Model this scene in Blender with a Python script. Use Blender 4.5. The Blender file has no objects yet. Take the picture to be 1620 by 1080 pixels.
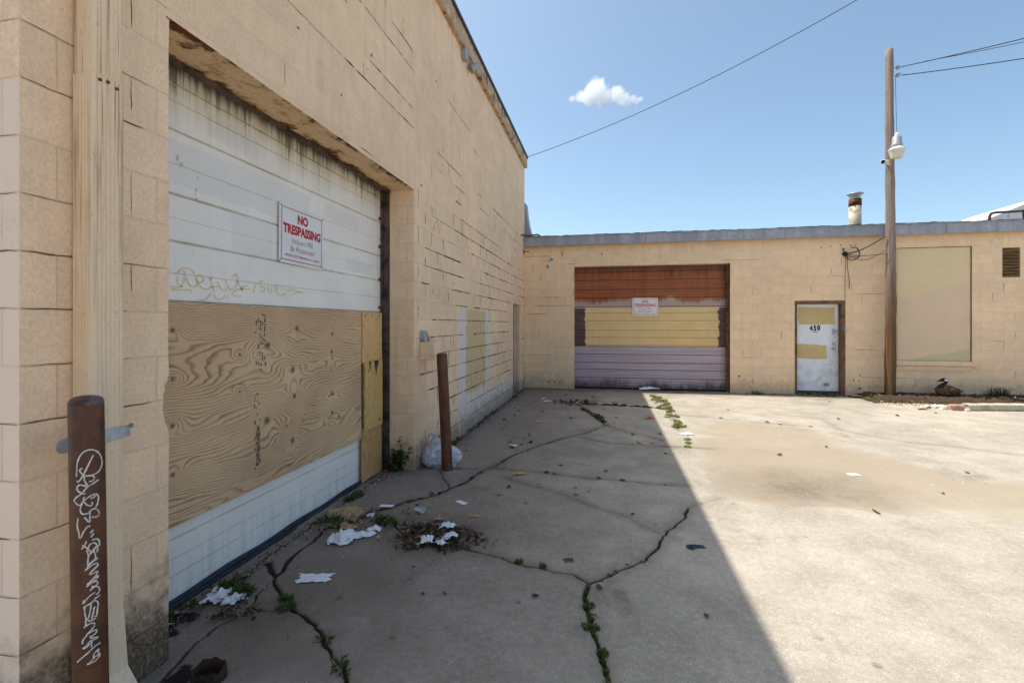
import bpy, bmesh, math, random
import numpy as np
from mathutils import Vector, Matrix
random.seed(7); RNG = np.random.default_rng(11)
S = bpy.context.scene
COL = S.collection
PI = math.pi

# ------------------------------------------------------------------ numpy noise
TAB = RNG.random((256, 256))
def vnoise(x, y, seed=0):
    x = np.asarray(x, float) + seed * 17.31; y = np.asarray(y, float) + seed * 5.77
    xi = np.floor(x).astype(int); yi = np.floor(y).astype(int)
    fx = x - xi; fy = y - yi
    fx = fx * fx * (3 - 2 * fx); fy = fy * fy * (3 - 2 * fy)
    a = TAB[xi & 255, yi & 255]; b = TAB[(xi + 1) & 255, yi & 255]
    c = TAB[xi & 255, (yi + 1) & 255]; d = TAB[(xi + 1) & 255, (yi + 1) & 255]
    return (a * (1 - fx) + b * fx) * (1 - fy) + (c * (1 - fx) + d * fx) * fy
def fbm(x, y, octv=4, seed=0):
    t = 0; amp = 1; tot = 0
    for i in range(octv):
        t = t + amp * vnoise(x * 2 ** i, y * 2 ** i, seed + i * 3); tot += amp; amp *= .5
    return t / tot

# ------------------------------------------------------------------ mesh builder
class MB:
    def __init__(self): self.v = []; self.f = []; self.m = []; self.s = []
    def face(self, idx, m=0, s=False): self.f.append(tuple(idx)); self.m.append(m); self.s.append(s)
    def add(self, vs): n = len(self.v); self.v.extend([tuple(p) for p in vs]); return n
    def poly(self, pts, m=0, s=False): n = self.add(pts); self.face(range(n, n + len(pts)), m, s)
    def box(self, x0, x1, y0, y1, z0, z1, m=0, M=None):
        p = [(x0,y0,z0),(x1,y0,z0),(x1,y1,z0),(x0,y1,z0),(x0,y0,z1),(x1,y0,z1),(x1,y1,z1),(x0,y1,z1)]
        if M is not None: p = [tuple(M @ Vector(q)) for q in p]
        n = self.add(p)
        for q in ((0,3,2,1),(4,5,6,7),(0,1,5,4),(1,2,6,5),(2,3,7,6),(3,0,4,7)): self.face([n + i for i in q], m)
    def tube(self, pts, r, seg=8, m=0, caps=True):
        pts = [Vector(p) for p in pts]; rs = r if isinstance(r, (list, tuple)) else [r] * len(pts)
        rings = []; up = None
        for i, p in enumerate(pts):
            t = (pts[min(i + 1, len(pts) - 1)] - pts[max(i - 1, 0)])
            if t.length < 1e-9: t = Vector((0, 0, 1))
            t.normalize()
            if up is None:
                up = Vector((0, 0, 1)) if abs(t.z) < .9 else Vector((1, 0, 0))
            a = up - t * up.dot(t)
            if a.length < 1e-6: a = t.orthogonal()
            a.normalize(); up = a; b = t.cross(a)
            rings.append(self.add([p + (a * math.cos(2*PI*k/seg) + b * math.sin(2*PI*k/seg)) * rs[i] for k in range(seg)]))
        for i in range(len(rings) - 1):
            for k in range(seg):
                k2 = (k + 1) % seg
                self.face([rings[i]+k, rings[i]+k2, rings[i+1]+k2, rings[i+1]+k], m, True)
        if caps:
            self.face([rings[0] + k for k in range(seg)][::-1], m); self.face([rings[-1] + k for k in range(seg)], m)
    def lathe(self, prof, c=(0,0,0), seg=24, m=0, M=None, caps=True):
        rings = []
        for r, z in prof:
            ps = [Vector((r*math.cos(2*PI*k/seg), r*math.sin(2*PI*k/seg), z)) for k in range(seg)]
            if M is not None: ps = [M @ p for p in ps]
            rings.append(self.add([p + Vector(c) for p in ps]))
        for i in range(len(rings) - 1):
            for k in range(seg):
                k2 = (k + 1) % seg
                self.face([rings[i]+k, rings[i]+k2, rings[i+1]+k2, rings[i+1]+k], m, True)
        if caps:
            self.face([rings[0] + k for k in range(seg)][::-1], m); self.face([rings[-1] + k for k in range(seg)], m)
    def prism(self, poly, fn0, fn1, m=0):
        n = self.add([fn0(*p) for p in poly]); k = len(poly); n2 = self.add([fn1(*p) for p in poly])
        self.face(list(range(n, n + k))[::-1], m); self.face(range(n2, n2 + k), m)
        for i in range(k): self.face([n+i, n+(i+1) % k, n2+(i+1) % k, n2+i], m)

def link(o, parent=None):
    COL.objects.link(o)
    if parent is not None: o.parent = parent
    return o
def rootloc(o):
    l = Vector((0,0,0))
    while o is not None: l = l + o.location; o = o.parent
    return l
def obj(name, mb, mats, parent=None, bevel=0, seg=2, fix=True):
    me = bpy.data.meshes.new(name); me.from_pydata(mb.v, [], mb.f)
    for mt in (mats if isinstance(mats, (list, tuple)) else [mats]): me.materials.append(mt)
    me.polygons.foreach_set('material_index', mb.m); me.polygons.foreach_set('use_smooth', mb.s)
    if fix:
        bm = bmesh.new(); bm.from_mesh(me); bmesh.ops.recalc_face_normals(bm, faces=bm.faces); bm.to_mesh(me); bm.free()
    me.update()
    if parent is not None: me.transform(Matrix.Translation(-rootloc(parent)))
    o = bpy.data.objects.new(name, me); link(o, parent)
    if bevel:
        b = o.modifiers.new('Bevel', 'BEVEL'); b.width = bevel; b.segments = seg; b.limit_method = 'ANGLE'; b.angle_limit = math.radians(40); b.harden_normals = False
    return o
def tag(o, label, cat, group=None):
    o['label'] = label; o['category'] = cat
    if group: o['group'] = group
    return o
def thing(name, label, cat, loc, group=None):
    o = bpy.data.objects.new(name, None); o.location = loc; o.empty_display_size = .1; link(o)
    return tag(o, label, cat, group)
def recenter(o):
    # put the origin of a one-mesh thing at its base
    me = o.data; c = [Vector(v.co) for v in me.vertices]
    L = Vector((sum(p.x for p in c)/len(c), sum(p.y for p in c)/len(c), min(p.z for p in c)))
    me.transform(Matrix.Translation(-L)); o.location = o.location + L
    return o
def catmull(p, n=6):
    if len(p) < 3: return p
    p = [Vector(q) for q in p]; out = []
    for i in range(len(p) - 1):
        a = p[max(i-1, 0)]; b = p[i]; c = p[i+1]; d = p[min(i+2, len(p)-1)]
        for k in range(n):
            t = k / n
            out.append(.5*((2*b) + (c-a)*t + (2*a-5*b+4*c-d)*t*t + (3*b-a-3*c+d)*t**3))
    out.append(p[-1]); return out

# ------------------------------------------------------------------ material helper
def C(r, g, b):
    def f(c):
        c /= 255.
        return c / 12.92 if c <= .04045 else ((c + .055) / 1.055) ** 2.4
    return (f(r), f(g), f(b), 1)
class Mt:
    def __init__(s, name):
        s.mat = bpy.data.materials.new(name); s.mat.use_nodes = True; s.t = s.mat.node_tree
        s.b = s.t.nodes['Principled BSDF']; s.out = s.t.nodes['Material Output']
    def set(s, sock, v):
        if isinstance(v, bpy.types.NodeSocket): s.t.links.new(v, sock)
        elif isinstance(v, (tuple, list)) and len(v) == 3 and sock.type == 'RGBA': sock.default_value = tuple(v) + (1,)
        else: sock.default_value = v
    def node(s, ty, **kw):
        n = s.t.nodes.new(ty)
        for k, v in kw.items(): setattr(n, k, v)
        return n
    def pos(s): return s.node('ShaderNodeNewGeometry').outputs['Position']
    def nrm(s): return s.node('ShaderNodeNewGeometry').outputs['True Normal']
    def objc(s): return s.node('ShaderNodeTexCoord').outputs['Object']
    def sep(s, v):
        n = s.node('ShaderNodeSeparateXYZ'); s.set(n.inputs[0], v); return n.outputs[0], n.outputs[1], n.outputs[2]
    def comb(s, x=0., y=0., z=0.):
        n = s.node('ShaderNodeCombineXYZ')
        for i, q in enumerate((x, y, z)): s.set(n.inputs[i], q)
        return n.outputs[0]
    def mul3(s, v, k):
        n = s.node('ShaderNodeVectorMath', operation='MULTIPLY'); s.set(n.inputs[0], v); s.set(n.inputs[1], k); return n.outputs[0]
    def add3(s, v, k):
        n = s.node('ShaderNodeVectorMath', operation='ADD'); s.set(n.inputs[0], v); s.set(n.inputs[1], k); return n.outputs[0]
    def noise(s, v, scale=5., detail=4., rough=.55, dist=0.):
        n = s.node('ShaderNodeTexNoise'); s.set(n.inputs['Vector'], v)
        n.inputs['Scale'].default_value = scale; n.inputs['Detail'].default_value = detail
        n.inputs['Roughness'].default_value = rough; n.inputs['Distortion'].default_value = dist
        return n.outputs[0]
    def vor(s, v, scale=5., out='Distance', feature='F1', rand=1.):
        n = s.node('ShaderNodeTexVoronoi', feature=feature); s.set(n.inputs['Vector'], v)
        n.inputs['Scale'].default_value = scale; n.inputs['Randomness'].default_value = rand
        return n.outputs[out]
    def m(s, op, a, b=0., c=0., clamp=False):
        n = s.node('ShaderNodeMath', operation=op, use_clamp=clamp)
        s.set(n.inputs[0], a); s.set(n.inputs[1], b); s.set(n.inputs[2], c); return n.outputs[0]
    def ss(s, v, a, b, lo=0., hi=1.):
        n = s.node('ShaderNodeMapRange', interpolation_type='SMOOTHSTEP')
        for i, q in zip(('Value','From Min','From Max','To Min','To Max'), (v, a, b, lo, hi)): s.set(n.inputs[i], q)
        return n.outputs[0]
    def mix(s, f, a, b, blend='MIX'):
        n = s.node('ShaderNodeMix', data_type='RGBA', blend_type=blend, clamp_factor=True)
        s.set(n.inputs[0], f); s.set(n.inputs[6], a); s.set(n.inputs[7], b); return n.outputs[2]
    def rect(s, u, a, b, w):
        return s.m('MULTIPLY', s.ss(u, a - w, a + w), s.ss(u, b - w, b + w, 1., 0.))
    def attr(s, name): return s.node('ShaderNodeAttribute', attribute_name=name).outputs['Fac']
    def bump(s, h, strength=.3, dist=.01, normal=None):
        n = s.node('ShaderNodeBump'); n.inputs['Strength'].default_value = strength; n.inputs['Distance'].default_value = dist
        s.set(n.inputs['Height'], h)
        if normal is not None: s.set(n.inputs['Normal'], normal)
        return n.outputs[0]
    def val(s, col, f):                       # scale a colour by a scalar
        n = s.node('ShaderNodeMix', data_type='RGBA', blend_type='MULTIPLY'); n.inputs[0].default_value = 1.
        s.set(n.inputs[6], col); s.set(n.inputs[7], s.comb(f, f, f)); return n.outputs[2]
    def done(s, col, rough=.8, normal=None, metal=0., spec=.3):
        s.set(s.b.inputs['Base Color'], col); s.set(s.b.inputs['Roughness'], rough); s.set(s.b.inputs['Metallic'], metal)
        s.b.inputs['Specular IOR Level'].default_value = spec
        if normal is not None: s.set(s.b.inputs['Normal'], normal)
        return s.mat

def simple(name, col, rough=.8, nscale=12., amt=.25, metal=0., bump=.15, spec=.3, col2=None, mscale=3., mth=(.5, .62)):
    k = Mt(name); v = k.objc()
    n = k.noise(v, nscale, 5., .6)
    c = k.val(col, k.ss(n, .3, .7, 1 - amt, 1 + amt * .6))
    if col2 is not None: c = k.mix(k.ss(k.noise(v, mscale, 6., .65), mth[0], mth[1]), c, col2)
    return k.done(c, rough, k.bump(n, bump, .004) if bump else None, metal, spec)

# ---- painted concrete block, used for every face of both buildings
def wall_material(name, base, end_patch=False, side_patch=False, dirt=.6, back=False):
    k = Mt(name); p = k.pos(); x, y, z = k.sep(p); nx, ny, nz = k.sep(k.nrm())
    side = k.m('GREATER_THAN', k.m('ABSOLUTE', nx), .5)
    u = k.m('ADD', k.m('MULTIPLY', y, side), k.m('MULTIPLY', x, k.m('SUBTRACT', 1., side)))
    uz = k.comb(u, z, 0.)
    wob = k.m('MULTIPLY', k.m('SUBTRACT', k.noise(p, 9., 2.), .5), .006)
    br = k.node('ShaderNodeTexBrick', offset=.5, offset_frequency=2)
    k.set(br.inputs['Vector'], k.comb(k.m('ADD', u, k.m('ADD', wob, 40.64 + (.076 if not back else .0))), k.m('ADD', z, wob), 0.))
    for a, q in (('Scale', 1.), ('Mortar Size', .006), ('Mortar Smooth', .6), ('Bias', 0.), ('Brick Width', .4064), ('Row Height', .2032)):
        br.inputs[a].default_value = q
    br.inputs['Color1'].default_value = (.35, .35, .35, 1); br.inputs['Color2'].default_value = (.65, .65, .65, 1); br.inputs['Mortar'].default_value = (.5, .5, .5, 1)
    joint = br.outputs['Fac']; tint = br.outputs['Color']
    big = k.noise(p, .7, 5., .6); med = k.noise(p, 6., 5., .65); fine = k.noise(p, 60., 4., .7); pit = k.noise(p, 170., 2., .6)
    c = k.val(base, k.ss(big, .3, .7, .93, 1.05))
    c = k.val(c, k.ss(tint, .35, .65, .965, 1.03))
    c = k.val(c, k.ss(med, .25, .75, .93, 1.05))
    c = k.val(c, k.ss(fine, .25, .7, .86, 1.05)); c = k.val(c, k.ss(pit, .3, .7, .93, 1.03))
    # roller-applied cover-up paint
    if side_patch:
        e = k.m('MULTIPLY', k.m('SUBTRACT', k.noise(p, 3., 3.), .5), .12)
        yy = k.m('ADD', y, e); zz = k.m('ADD', z, k.m('MULTIPLY', e, .6))
        mk = k.m('MULTIPLY', k.rect(yy, -5.44, -3.6, .03), k.rect(zz, .1, 1.79, .02))
        low = k.m('MULTIPLY', k.rect(yy, -5.44, -.9, .05), k.ss(zz, .36, .5, 1., 0.))
        c = k.mix(k.m('MULTIPLY', k.m('MULTIPLY', side, k.m('MAXIMUM', mk, low)), .85), c, C(222, 214, 208))
        mk2 = k.m('MULTIPLY', k.rect(yy, -5.06, -3.93, .03), k.rect(zz, .55, 1.79, .02))
        c = k.mix(k.m('MULTIPLY', k.m('MULTIPLY', side, mk2), .9), c, C(212, 186, 138))
    if side_patch:                            # single blocks with the paint scraped off
        for a, b, c0, d in ((-6.58,-6.2,2.68,2.82), (-6.56,-6.2,1.87,2.01), (-6.56,-6.36,2.86,2.95)):
            mk3 = k.m('MULTIPLY', k.m('MULTIPLY', k.rect(y, a, b, .012), k.rect(z, c0, d, .01)), k.m('MULTIPLY', side, k.ss(k.noise(k.mul3(p,(1.,1.,.5)), 16., 6., .7), .44, .64)))
            c = k.mix(k.m('MULTIPLY', mk3, .6), c, C(168, 148, 126))
    if end_patch:
        mk = k.m('MULTIPLY', k.m('SUBTRACT', 1., side), k.m('MULTIPLY', k.ss(y, -10.42, -10.4, 1., 0.), k.ss(k.m('ADD', z, k.m('MULTIPLY', wob, 2.)), 2.43, 2.436, 1., 0.)))
        c = k.mix(mk, c, C(238, 213, 192))
    # joints read a little darker where paint bridges them
    c = k.val(c, k.m('SUBTRACT', 1., k.m('MULTIPLY', joint, k.m('MULTIPLY', k.ss(z, 2.6, 3.4, 1., .35), k.ss(med, .35, .7, .05, .2)))))
    # grime: splash zone at the foot, runs from the top, blotches
    st = k.noise(k.mul3(p, (9., 9., .5)), 1., 5., .6)
    foot = k.m('MULTIPLY', k.ss(k.m('ADD', z, k.m('MULTIPLY', k.m('SUBTRACT', med, .5), .7)), .02, .42, 1., 0.), k.ss(fine, .3, .6, .45, 1.))
    c = k.mix(k.m('MULTIPLY', foot, dirt), c, C(92, 76, 60))
    if not back:
        pf = k.m('MULTIPLY', k.ss(k.m('ADD', z, k.m('ADD', k.m('MULTIPLY', k.m('SUBTRACT', med, .5), .9), k.m('MULTIPLY', k.m('SUBTRACT', big, .5), .6))), .1, .5, 1., 0.), k.ss(y, -9.95, -9.9, 1., 0.))
        pf = k.m('MULTIPLY', pf, side)
        c = k.mix(k.m('MULTIPLY', pf, k.ss(fine, .25, .6, .4, .9)), c, C(74, 64, 54))
    runs = k.m('MULTIPLY', k.ss(st, .5, .72), k.ss(big, .4, .62))
    c = k.mix(k.m('MULTIPLY', runs, .2 if not back else .1), c, C(140, 116, 92))
    blot = k.m('MULTIPLY', k.ss(k.noise(k.add3(p, (3.1, 1.7, 8.2)), 1.7, 6., .7), .6, .74), k.ss(fine, .35, .62))
    c = k.mix(k.m('MULTIPLY', blot, .4), c, C(104, 86, 68))
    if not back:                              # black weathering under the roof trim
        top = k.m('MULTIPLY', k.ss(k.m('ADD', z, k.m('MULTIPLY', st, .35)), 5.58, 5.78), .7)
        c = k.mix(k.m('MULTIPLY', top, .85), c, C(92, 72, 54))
    else:  # warm bounced-light glow under the roof edge, painted into the wall colour
        top = k.m('MULTIPLY', k.ss(k.m('ADD', z, k.m('MULTIPLY', st, .3)), 3.42, 3.66), .55)
        c = k.mix(k.m('MULTIPLY', top, .6), c, C(206, 156, 96))
    h = k.m('ADD', k.m('MULTIPLY', joint, k.ss(z, 2.6, 3.4, -.55, -.2)), k.m('ADD', k.m('MULTIPLY', fine, .35), k.m('ADD', k.m('MULTIPLY', pit, .25), k.m('MULTIPLY', med, .25))))
    return k.done(c, .88, k.bump(h, .55, .006), 0., .2)

TAN = C(248, 215, 181)
M = {}
M['wall_left'] = wall_material('painted_block', TAN, True, True, .75)
M['wall_back'] = wall_material('painted_block_smooth', C(249, 215, 177), dirt=.35, back=True)
M['crack'] = simple('open_mortar_joint', C(100, 78, 60), .95, 30., .4)
M['wood_trim'] = simple('weathered_trim_paint', C(196, 170, 140), .8, 9., .35, col2=C(120, 96, 74), mscale=5.)
M['dark_metal'] = simple('dark_drip_edge', C(70, 66, 62), .6, 20., .3, .3)
M['roof'] = simple('roof_membrane', C(120, 118, 116), .9, 3., .3)

def fascia_metal():
    k = Mt('galvanised_fascia'); p = k.pos()
    st = k.noise(k.mul3(p, (5., 5., .6)), 1., 5., .6); n = k.noise(p, 14., 4.)
    c = k.mix(k.ss(st, .35, .7), C(150, 152, 160), C(172, 172, 178)); c = k.val(c, k.ss(n, .3, .7, .9, 1.08))
    c = k.mix(k.m('MULTIPLY', k.ss(k.noise(k.mul3(p, (1.2, 1., 3.)), 1.4, 6., .7), .6, .75), .5), c, C(120, 104, 90))
    return k.done(c, .55, k.bump(n, .06, .01), .25, .4)
M['fascia'] = fascia_metal()

def rust_plate():
    k = Mt('rusty_lintel_paint'); p = k.pos(); x, y, z = k.sep(p)
    n = k.noise(p, 3.2, 7., .7); n2 = k.noise(k.mul3(p, (9., 5.5, 9.)), 1., 6., .72); n3 = k.noise(p, 40., 4., .7)
    edge = k.ss(k.m('ABSOLUTE', k.m('ADD', x, .13)), .05, .15)
    c = k.mix(k.ss(n3, .3, .7), C(230, 204, 166), C(214, 182, 140))
    c = k.mix(k.m('MULTIPLY', k.ss(k.m('ADD', n2, k.m('MULTIPLY', edge, .08)), .5, .66), .6), c, C(160, 108, 52))
    f = k.ss(k.m('ADD', n, k.m('MULTIPLY', edge, .1)), .56, .66)
    c = k.mix(f, c, C(104, 58, 28))
    f2 = k.ss(k.m('ADD', n2, k.m('MULTIPLY', edge, .12)), .64, .73)
    c = k.mix(f2, c, C(58, 38, 26))
    return k.done(c, .85, k.bump(k.m('ADD', n, n3), .5, .006))
M['lintel'] = rust_plate()

def white_door():
    k = Mt('white_sectional_door_paint'); p = k.pos(); x, y, z = k.sep(p)
    n = k.noise(p, 2.2, 5., .6); f = k.noise(p, 45., 4., .65)
    c = k.mix(k.ss(n, .35, .65), C(246, 241, 233), C(238, 233, 226))
    # grey roller patches painted over graffiti
    e = k.m('MULTIPLY', k.m('SUBTRACT', k.noise(p, 7., 3.), .5), .06); yy = k.m('ADD', y, e); zz = k.m('ADD', z, e)
    for a, b, c0, d in ((-9.15, -8.75, 2.05, 2.3), (-9.35, -8.9, 2.72, 2.86), (-8.1, -7.5, 2.5, 2.62), (-7.75, -7.2, 2.08, 2.2), (-9.9, -8.3, 2.36, 2.62)):
        c = k.mix(k.m('MULTIPLY', k.m('MULTIPLY', k.rect(yy, a, b, .01), k.rect(zz, c0, d, .01)), .28), c, C(202, 203, 208))
    st = k.noise(k.mul3(p, (30., 30., .9)), 1., 5., .7); st2 = k.noise(k.mul3(p, (7., 7., .5)), 1., 4., .6)
    # runs of black and yellow grime coming down from the head
    reach = k.m('ADD', z, k.m('ADD', k.m('MULTIPLY', k.m('SUBTRACT', st, .5), .75), k.m('MULTIPLY', k.m('SUBTRACT', st2, .5), .5)))
    c = k.mix(k.m('MULTIPLY', k.ss(reach, 2.66, 3.08), .6), c, C(190, 172, 134))
    c = k.mix(k.m('MULTIPLY', k.ss(reach, 2.93, 3.08), .75), c, C(84, 70, 54))
    # faint runs and dust lower down
    c = k.mix(k.m('MULTIPLY', k.ss(st, .58, .78), .12), c, C(160, 152, 140))
    c = k.mix(k.m('MULTIPLY', k.ss(z, .0, .4, 1., 0.), k.ss(st, .45, .65, .02, .35)), c, C(168, 170, 176))
    c = k.mix(k.m('MULTIPLY', k.ss(f, .66, .74), .5), c, C(120, 100, 80))
    rt = k.ss(k.m('ADD', y, k.m('MULTIPLY', k.m('SUBTRACT', f, .5), .1)), -7.05, -6.96)
    c = k.mix(k.m('MULTIPLY', rt, .6), c, C(74, 64, 54))
    g = k.attr('groove')
    c = k.mix(k.m('MULTIPLY', g, k.ss(n, .3, .7, .25, .65)), c, C(150, 132, 96))
    return k.done(c, .5, k.bump(f, .05, .004), 0., .4)
M['white_door'] = white_door()
M['seal'] = simple('door_rubber_seal', C(46, 52, 62), .7, 20., .3)
M['jamb'] = simple('dark_door_track', C(100, 84, 72), .75, 10., .4, .2, col2=C(58, 48, 42), mscale=6.)
M['black'] = simple('dark_interior', C(24, 21, 19), .95)

def brown_door():
    k = Mt('patched_brown_door_paint'); p = k.pos(); x, y, z = k.sep(p)
    n = k.noise(p, 2.6, 5., .65); f = k.noise(p, 40., 4., .65); st = k.noise(k.mul3(p, (7., 7., .7)), 1., 6., .7)
    sth = k.noise(k.mul3(p, (.8, 1., 22.)), 1., 4., .6); st3 = k.noise(k.mul3(p, (30., 30., 1.2)), 1., 4., .65)
    lil = k.mix(k.ss(sth, .35, .65), C(182, 162, 168), C(198, 180, 186))
    lil = k.mix(k.ss(k.m('ADD', x, k.m('MULTIPLY', n, 1.6)), 1.4, 2.9, .7, 0.), lil, C(166, 138, 172))
    lil = k.mix(k.m('MULTIPLY', k.ss(st3, .52, .72), .22), lil, C(132, 108, 114))
    rust = k.mix(k.ss(sth, .35, .65), C(152, 86, 54), C(168, 100, 64))
    rust = k.mix(k.m('MULTIPLY', k.ss(st, .45, .72), .5), rust, C(100, 52, 34))
    rust = k.mix(k.m('MULTIPLY', k.ss(k.m('ADD', z, k.m('MULTIPLY', k.m('SUBTRACT', st, .5), .5)), 2.72, 2.95), .75), rust, C(88, 64, 54))
    # where the brown coat has washed off the pink primer
    edge = k.m('ADD', z, k.m('ADD', k.m('MULTIPLY', k.m('SUBTRACT', k.noise(k.mul3(p, (2.2, 1., .5)), 1., 5., .7), .5), .55), k.m('MULTIPLY', k.m('SUBTRACT', st3, .5), .16)))
    c = k.mix(k.ss(edge, 2.08, 2.2), C(188, 160, 150), rust)
    c = k.mix(k.ss(z, 1.955, 1.975, 1., 0.), c, k.mix(k.ss(n, .3, .7), C(112, 86, 82), C(98, 74, 72)))
    e = k.m('MULTIPLY', k.m('SUBTRACT', k.noise(k.mul3(p, (1., 1., 5.)), 3., 4., .7), .5), .16)
    yel = k.m('MULTIPLY', k.rect(k.m('ADD', x, e), 1.50, 4.60, .012), k.rect(k.m('ADD', z, k.m('MULTIPLY', e, .15)), 1.04, 1.975, .008))
    c = k.mix(k.m('MULTIPLY', yel, k.ss(st3, .35, .5, .93, 1.)), c, k.mix(k.ss(n, .3, .7), C(230, 196, 136), C(236, 204, 148)))
    c = k.mix(k.ss(z, 1.02, 1.035, 1., 0.), c, lil)
    low = k.ss(k.m('ADD', z, k.m('MULTIPLY', k.m('SUBTRACT', k.noise(k.mul3(p, (2., 1., 1.)), 1.6, 5., .7), .5), .6)), .02, .27, 1., 0.)
    c = k.mix(k.m('MULTIPLY', low, k.ss(st3, .3, .6, .65, .9)), c, C(58, 46, 42))
    g = k.attr('groove')
    c = k.mix(k.m('MULTIPLY', g, k.m('SUBTRACT', .65, k.m('MULTIPLY', yel, .35))), c, C(84, 62, 50))
    rt = k.ss(k.m('ADD', x, k.m('MULTIPLY', f, .05)), 4.62, 4.8)
    c = k.mix(k.m('MULTIPLY', rt, .4), c, C(64, 44, 36))
    return k.done(c, .62, k.bump(f, .08, .004), 0., .3)
M['brown_door'] = brown_door()

def entry_door():
    k = Mt('patched_white_entry_door'); p = k.pos(); x, y, z = k.sep(p)
    n = k.noise(p, 3., 5., .65); f = k.noise(p, 34., 4., .7); st = k.noise(k.mul3(p, (18., 18., 3.)), 1., 5., .65)
    c = k.mix(k.ss(n, .35, .65), C(240, 240, 242), C(226, 228, 232))
    dirty = k.m('MULTIPLY', k.ss(k.m('ADD', z, k.m('MULTIPLY', k.m('SUBTRACT', n, .5), 1.2)), .3, 1.2, 1., 0.), k.ss(k.noise(p, 7., 6., .7), .4, .65))
    c = k.mix(k.m('MULTIPLY', dirty, .4), c, C(150, 146, 148))
    hand = k.m('MULTIPLY', k.ss(x, 6.75, 7.02), k.m('MULTIPLY', k.rect(z, .3, 1.5, .3), k.ss(f, .35, .62)))
    c = k.mix(k.m('MULTIPLY', hand, .5), c, C(130, 122, 116))
    e = k.m('MULTIPLY', k.m('SUBTRACT', k.noise(p, 5., 3.), .5), .06); xx = k.m('ADD', x, e); zz = k.m('ADD', z, e)
    tan = k.mix(k.ss(n, .3, .7), C(206, 176, 122), C(212, 184, 132))
    c = k.mix(k.m('MULTIPLY', k.rect(xx, 6.27, 7.025, .008), k.rect(zz, 1.565, 1.955, .008)), c, tan)
    c = k.mix(k.m('MULTIPLY', k.rect(xx, 6.15, 6.86, .008), k.rect(k.m('ADD', zz, k.m('MULTIPLY', xx, .05)), 1.125, 1.445, .008)), c, tan)
    sp = k.m('MULTIPLY', k.rect(k.m('ADD', x, k.m('MULTIPLY', e, 2.)), 6.8, 6.92, .03), k.rect(z, .19, .25, .02))
    c = k.mix(k.m('MULTIPLY', sp, .8), c, C(110, 84, 58))
    return k.done(c, .55, k.bump(f, .06, .004))
M['entry_door'] = entry_door()
M['brown_frame'] = simple('brown_steel_frame', C(122, 90, 68), .65, 14., .3, 0., .15, col2=C(92, 62, 46), mscale=5.)

def infill_panel():
    k = Mt('painted_over_window_panel'); p = k.pos(); x, y, z = k.sep(p); n = k.noise(p, 2., 4.); f = k.noise(p, 30., 4.)
    up = k.mix(k.ss(n, .3, .7), C(228, 202, 160), C(232, 206, 166)); dn = k.mix(k.ss(n, .3, .7), C(230, 200, 168), C(224, 196, 164))
    ed = k.m('ADD', z, k.m('ADD', k.m('MULTIPLY', k.m('SUBTRACT', n, .5), .25), k.m('MULTIPLY', k.m('ADD', x, -8.9), -.25)))
    c = k.mix(k.ss(ed, 2.2, 2.4), dn, up); c = k.mix(k.ss(ed, .86, .93, 1., 0.), c, C(206, 190, 152))
    return k.done(k.val(c, k.ss(f, .3, .7, .95, 1.03)), .75, k.bump(f, .1, .003))
M['infill'] = infill_panel()

def louver_wood():
    k = Mt('weathered_brown_board'); p = k.pos(); n = k.noise(k.mul3(p, (2.5, 2.5, 40.)), 1., 5., .7)
    c = k.mix(k.ss(n, .35, .65), C(96, 72, 48), C(150, 120, 84))
    return k.done(c, .85, k.bump(n, .4, .006))
M['louver'] = louver_wood()

def downspout_paint():
    k = Mt('flaking_downspout_paint'); p = k.pos(); x, y, z = k.sep(p)
    n = k.noise(p, 5., 5., .65); f = k.noise(p, 60., 4., .7); st = k.noise(k.mul3(p, (60., 60., 1.2)), 1., 4., .65)
    c = k.mix(k.ss(n, .35, .65), C(230, 198, 158), C(236, 210, 176))
    gx = k.ss(x, .06, .1)
    c = k.mix(k.m('MULTIPLY', gx, k.ss(z, .9, 2.4, .85, .3)), c, C(236, 212, 184))
    c = k.mix(k.m('MULTIPLY', k.ss(st, .5, .68), k.ss(z, 1.2, 2.7, .15, .75)), c, C(126, 94, 62))
    c = k.mix(k.m('MULTIPLY', k.ss(f, .6, .7), .5), c, C(160, 140, 116))
    return k.done(c, .7, k.bump(k.m('ADD', n, f), .12, .003))
M['downspout'] = downspout_paint()
M['galv'] = simple('galvanised_steel', C(176, 182, 190), .45, 25., .2, .35, .05, .5, C(140, 144, 150), 9.)

def bollard_paint(name, base, dark, worn):
    k = Mt(name); p = k.pos(); n = k.noise(p, 7., 6., .7); f = k.noise(p, 70., 4., .7); st = k.noise(k.mul3(p, (40., 40., 4.)), 1., 4.)
    c = k.mix(k.ss(n, .35, .65), base, dark)
    c = k.mix(k.m('MULTIPLY', k.ss(st, .5, .7), .45), c, C(48, 26, 18))
    c = k.mix(k.m('MULTIPLY', k.ss(k.noise(p, 22., 5., .75), .66, .72), .8), c, worn)
    return k.done(c, .55, k.bump(k.m('ADD', n, f), .25, .004), 0., .35)
M['bollard'] = bollard_paint('brown_bollard_paint', C(104, 64, 42), C(74, 46, 32), C(134, 112, 92))
M['bollard2'] = bollard_paint('rust_red_bollard_paint', C(114, 70, 48), C(90, 54, 38), C(160, 140, 124))
M['cap'] = simple('worn_bollard_cap', C(110, 96, 100), .5, 40., .5, .3, .2, .4, C(70, 44, 36), 12.)
M['white_ink'] = simple('white_paint_marker', C(216, 208, 202), .7, 80., .25, bump=0)
M['yellow_ink'] = simple('faded_yellow_marker', C(232, 208, 142), .7, 30., .15, bump=0)
M['grey_ink'] = simple('grey_stamp_ink', C(112, 92, 82), .8, 60., .3, bump=0)
M['faint_ink'] = simple('faint_stencil_ink', C(176, 174, 176), .7, 30., .15, bump=0)
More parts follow.
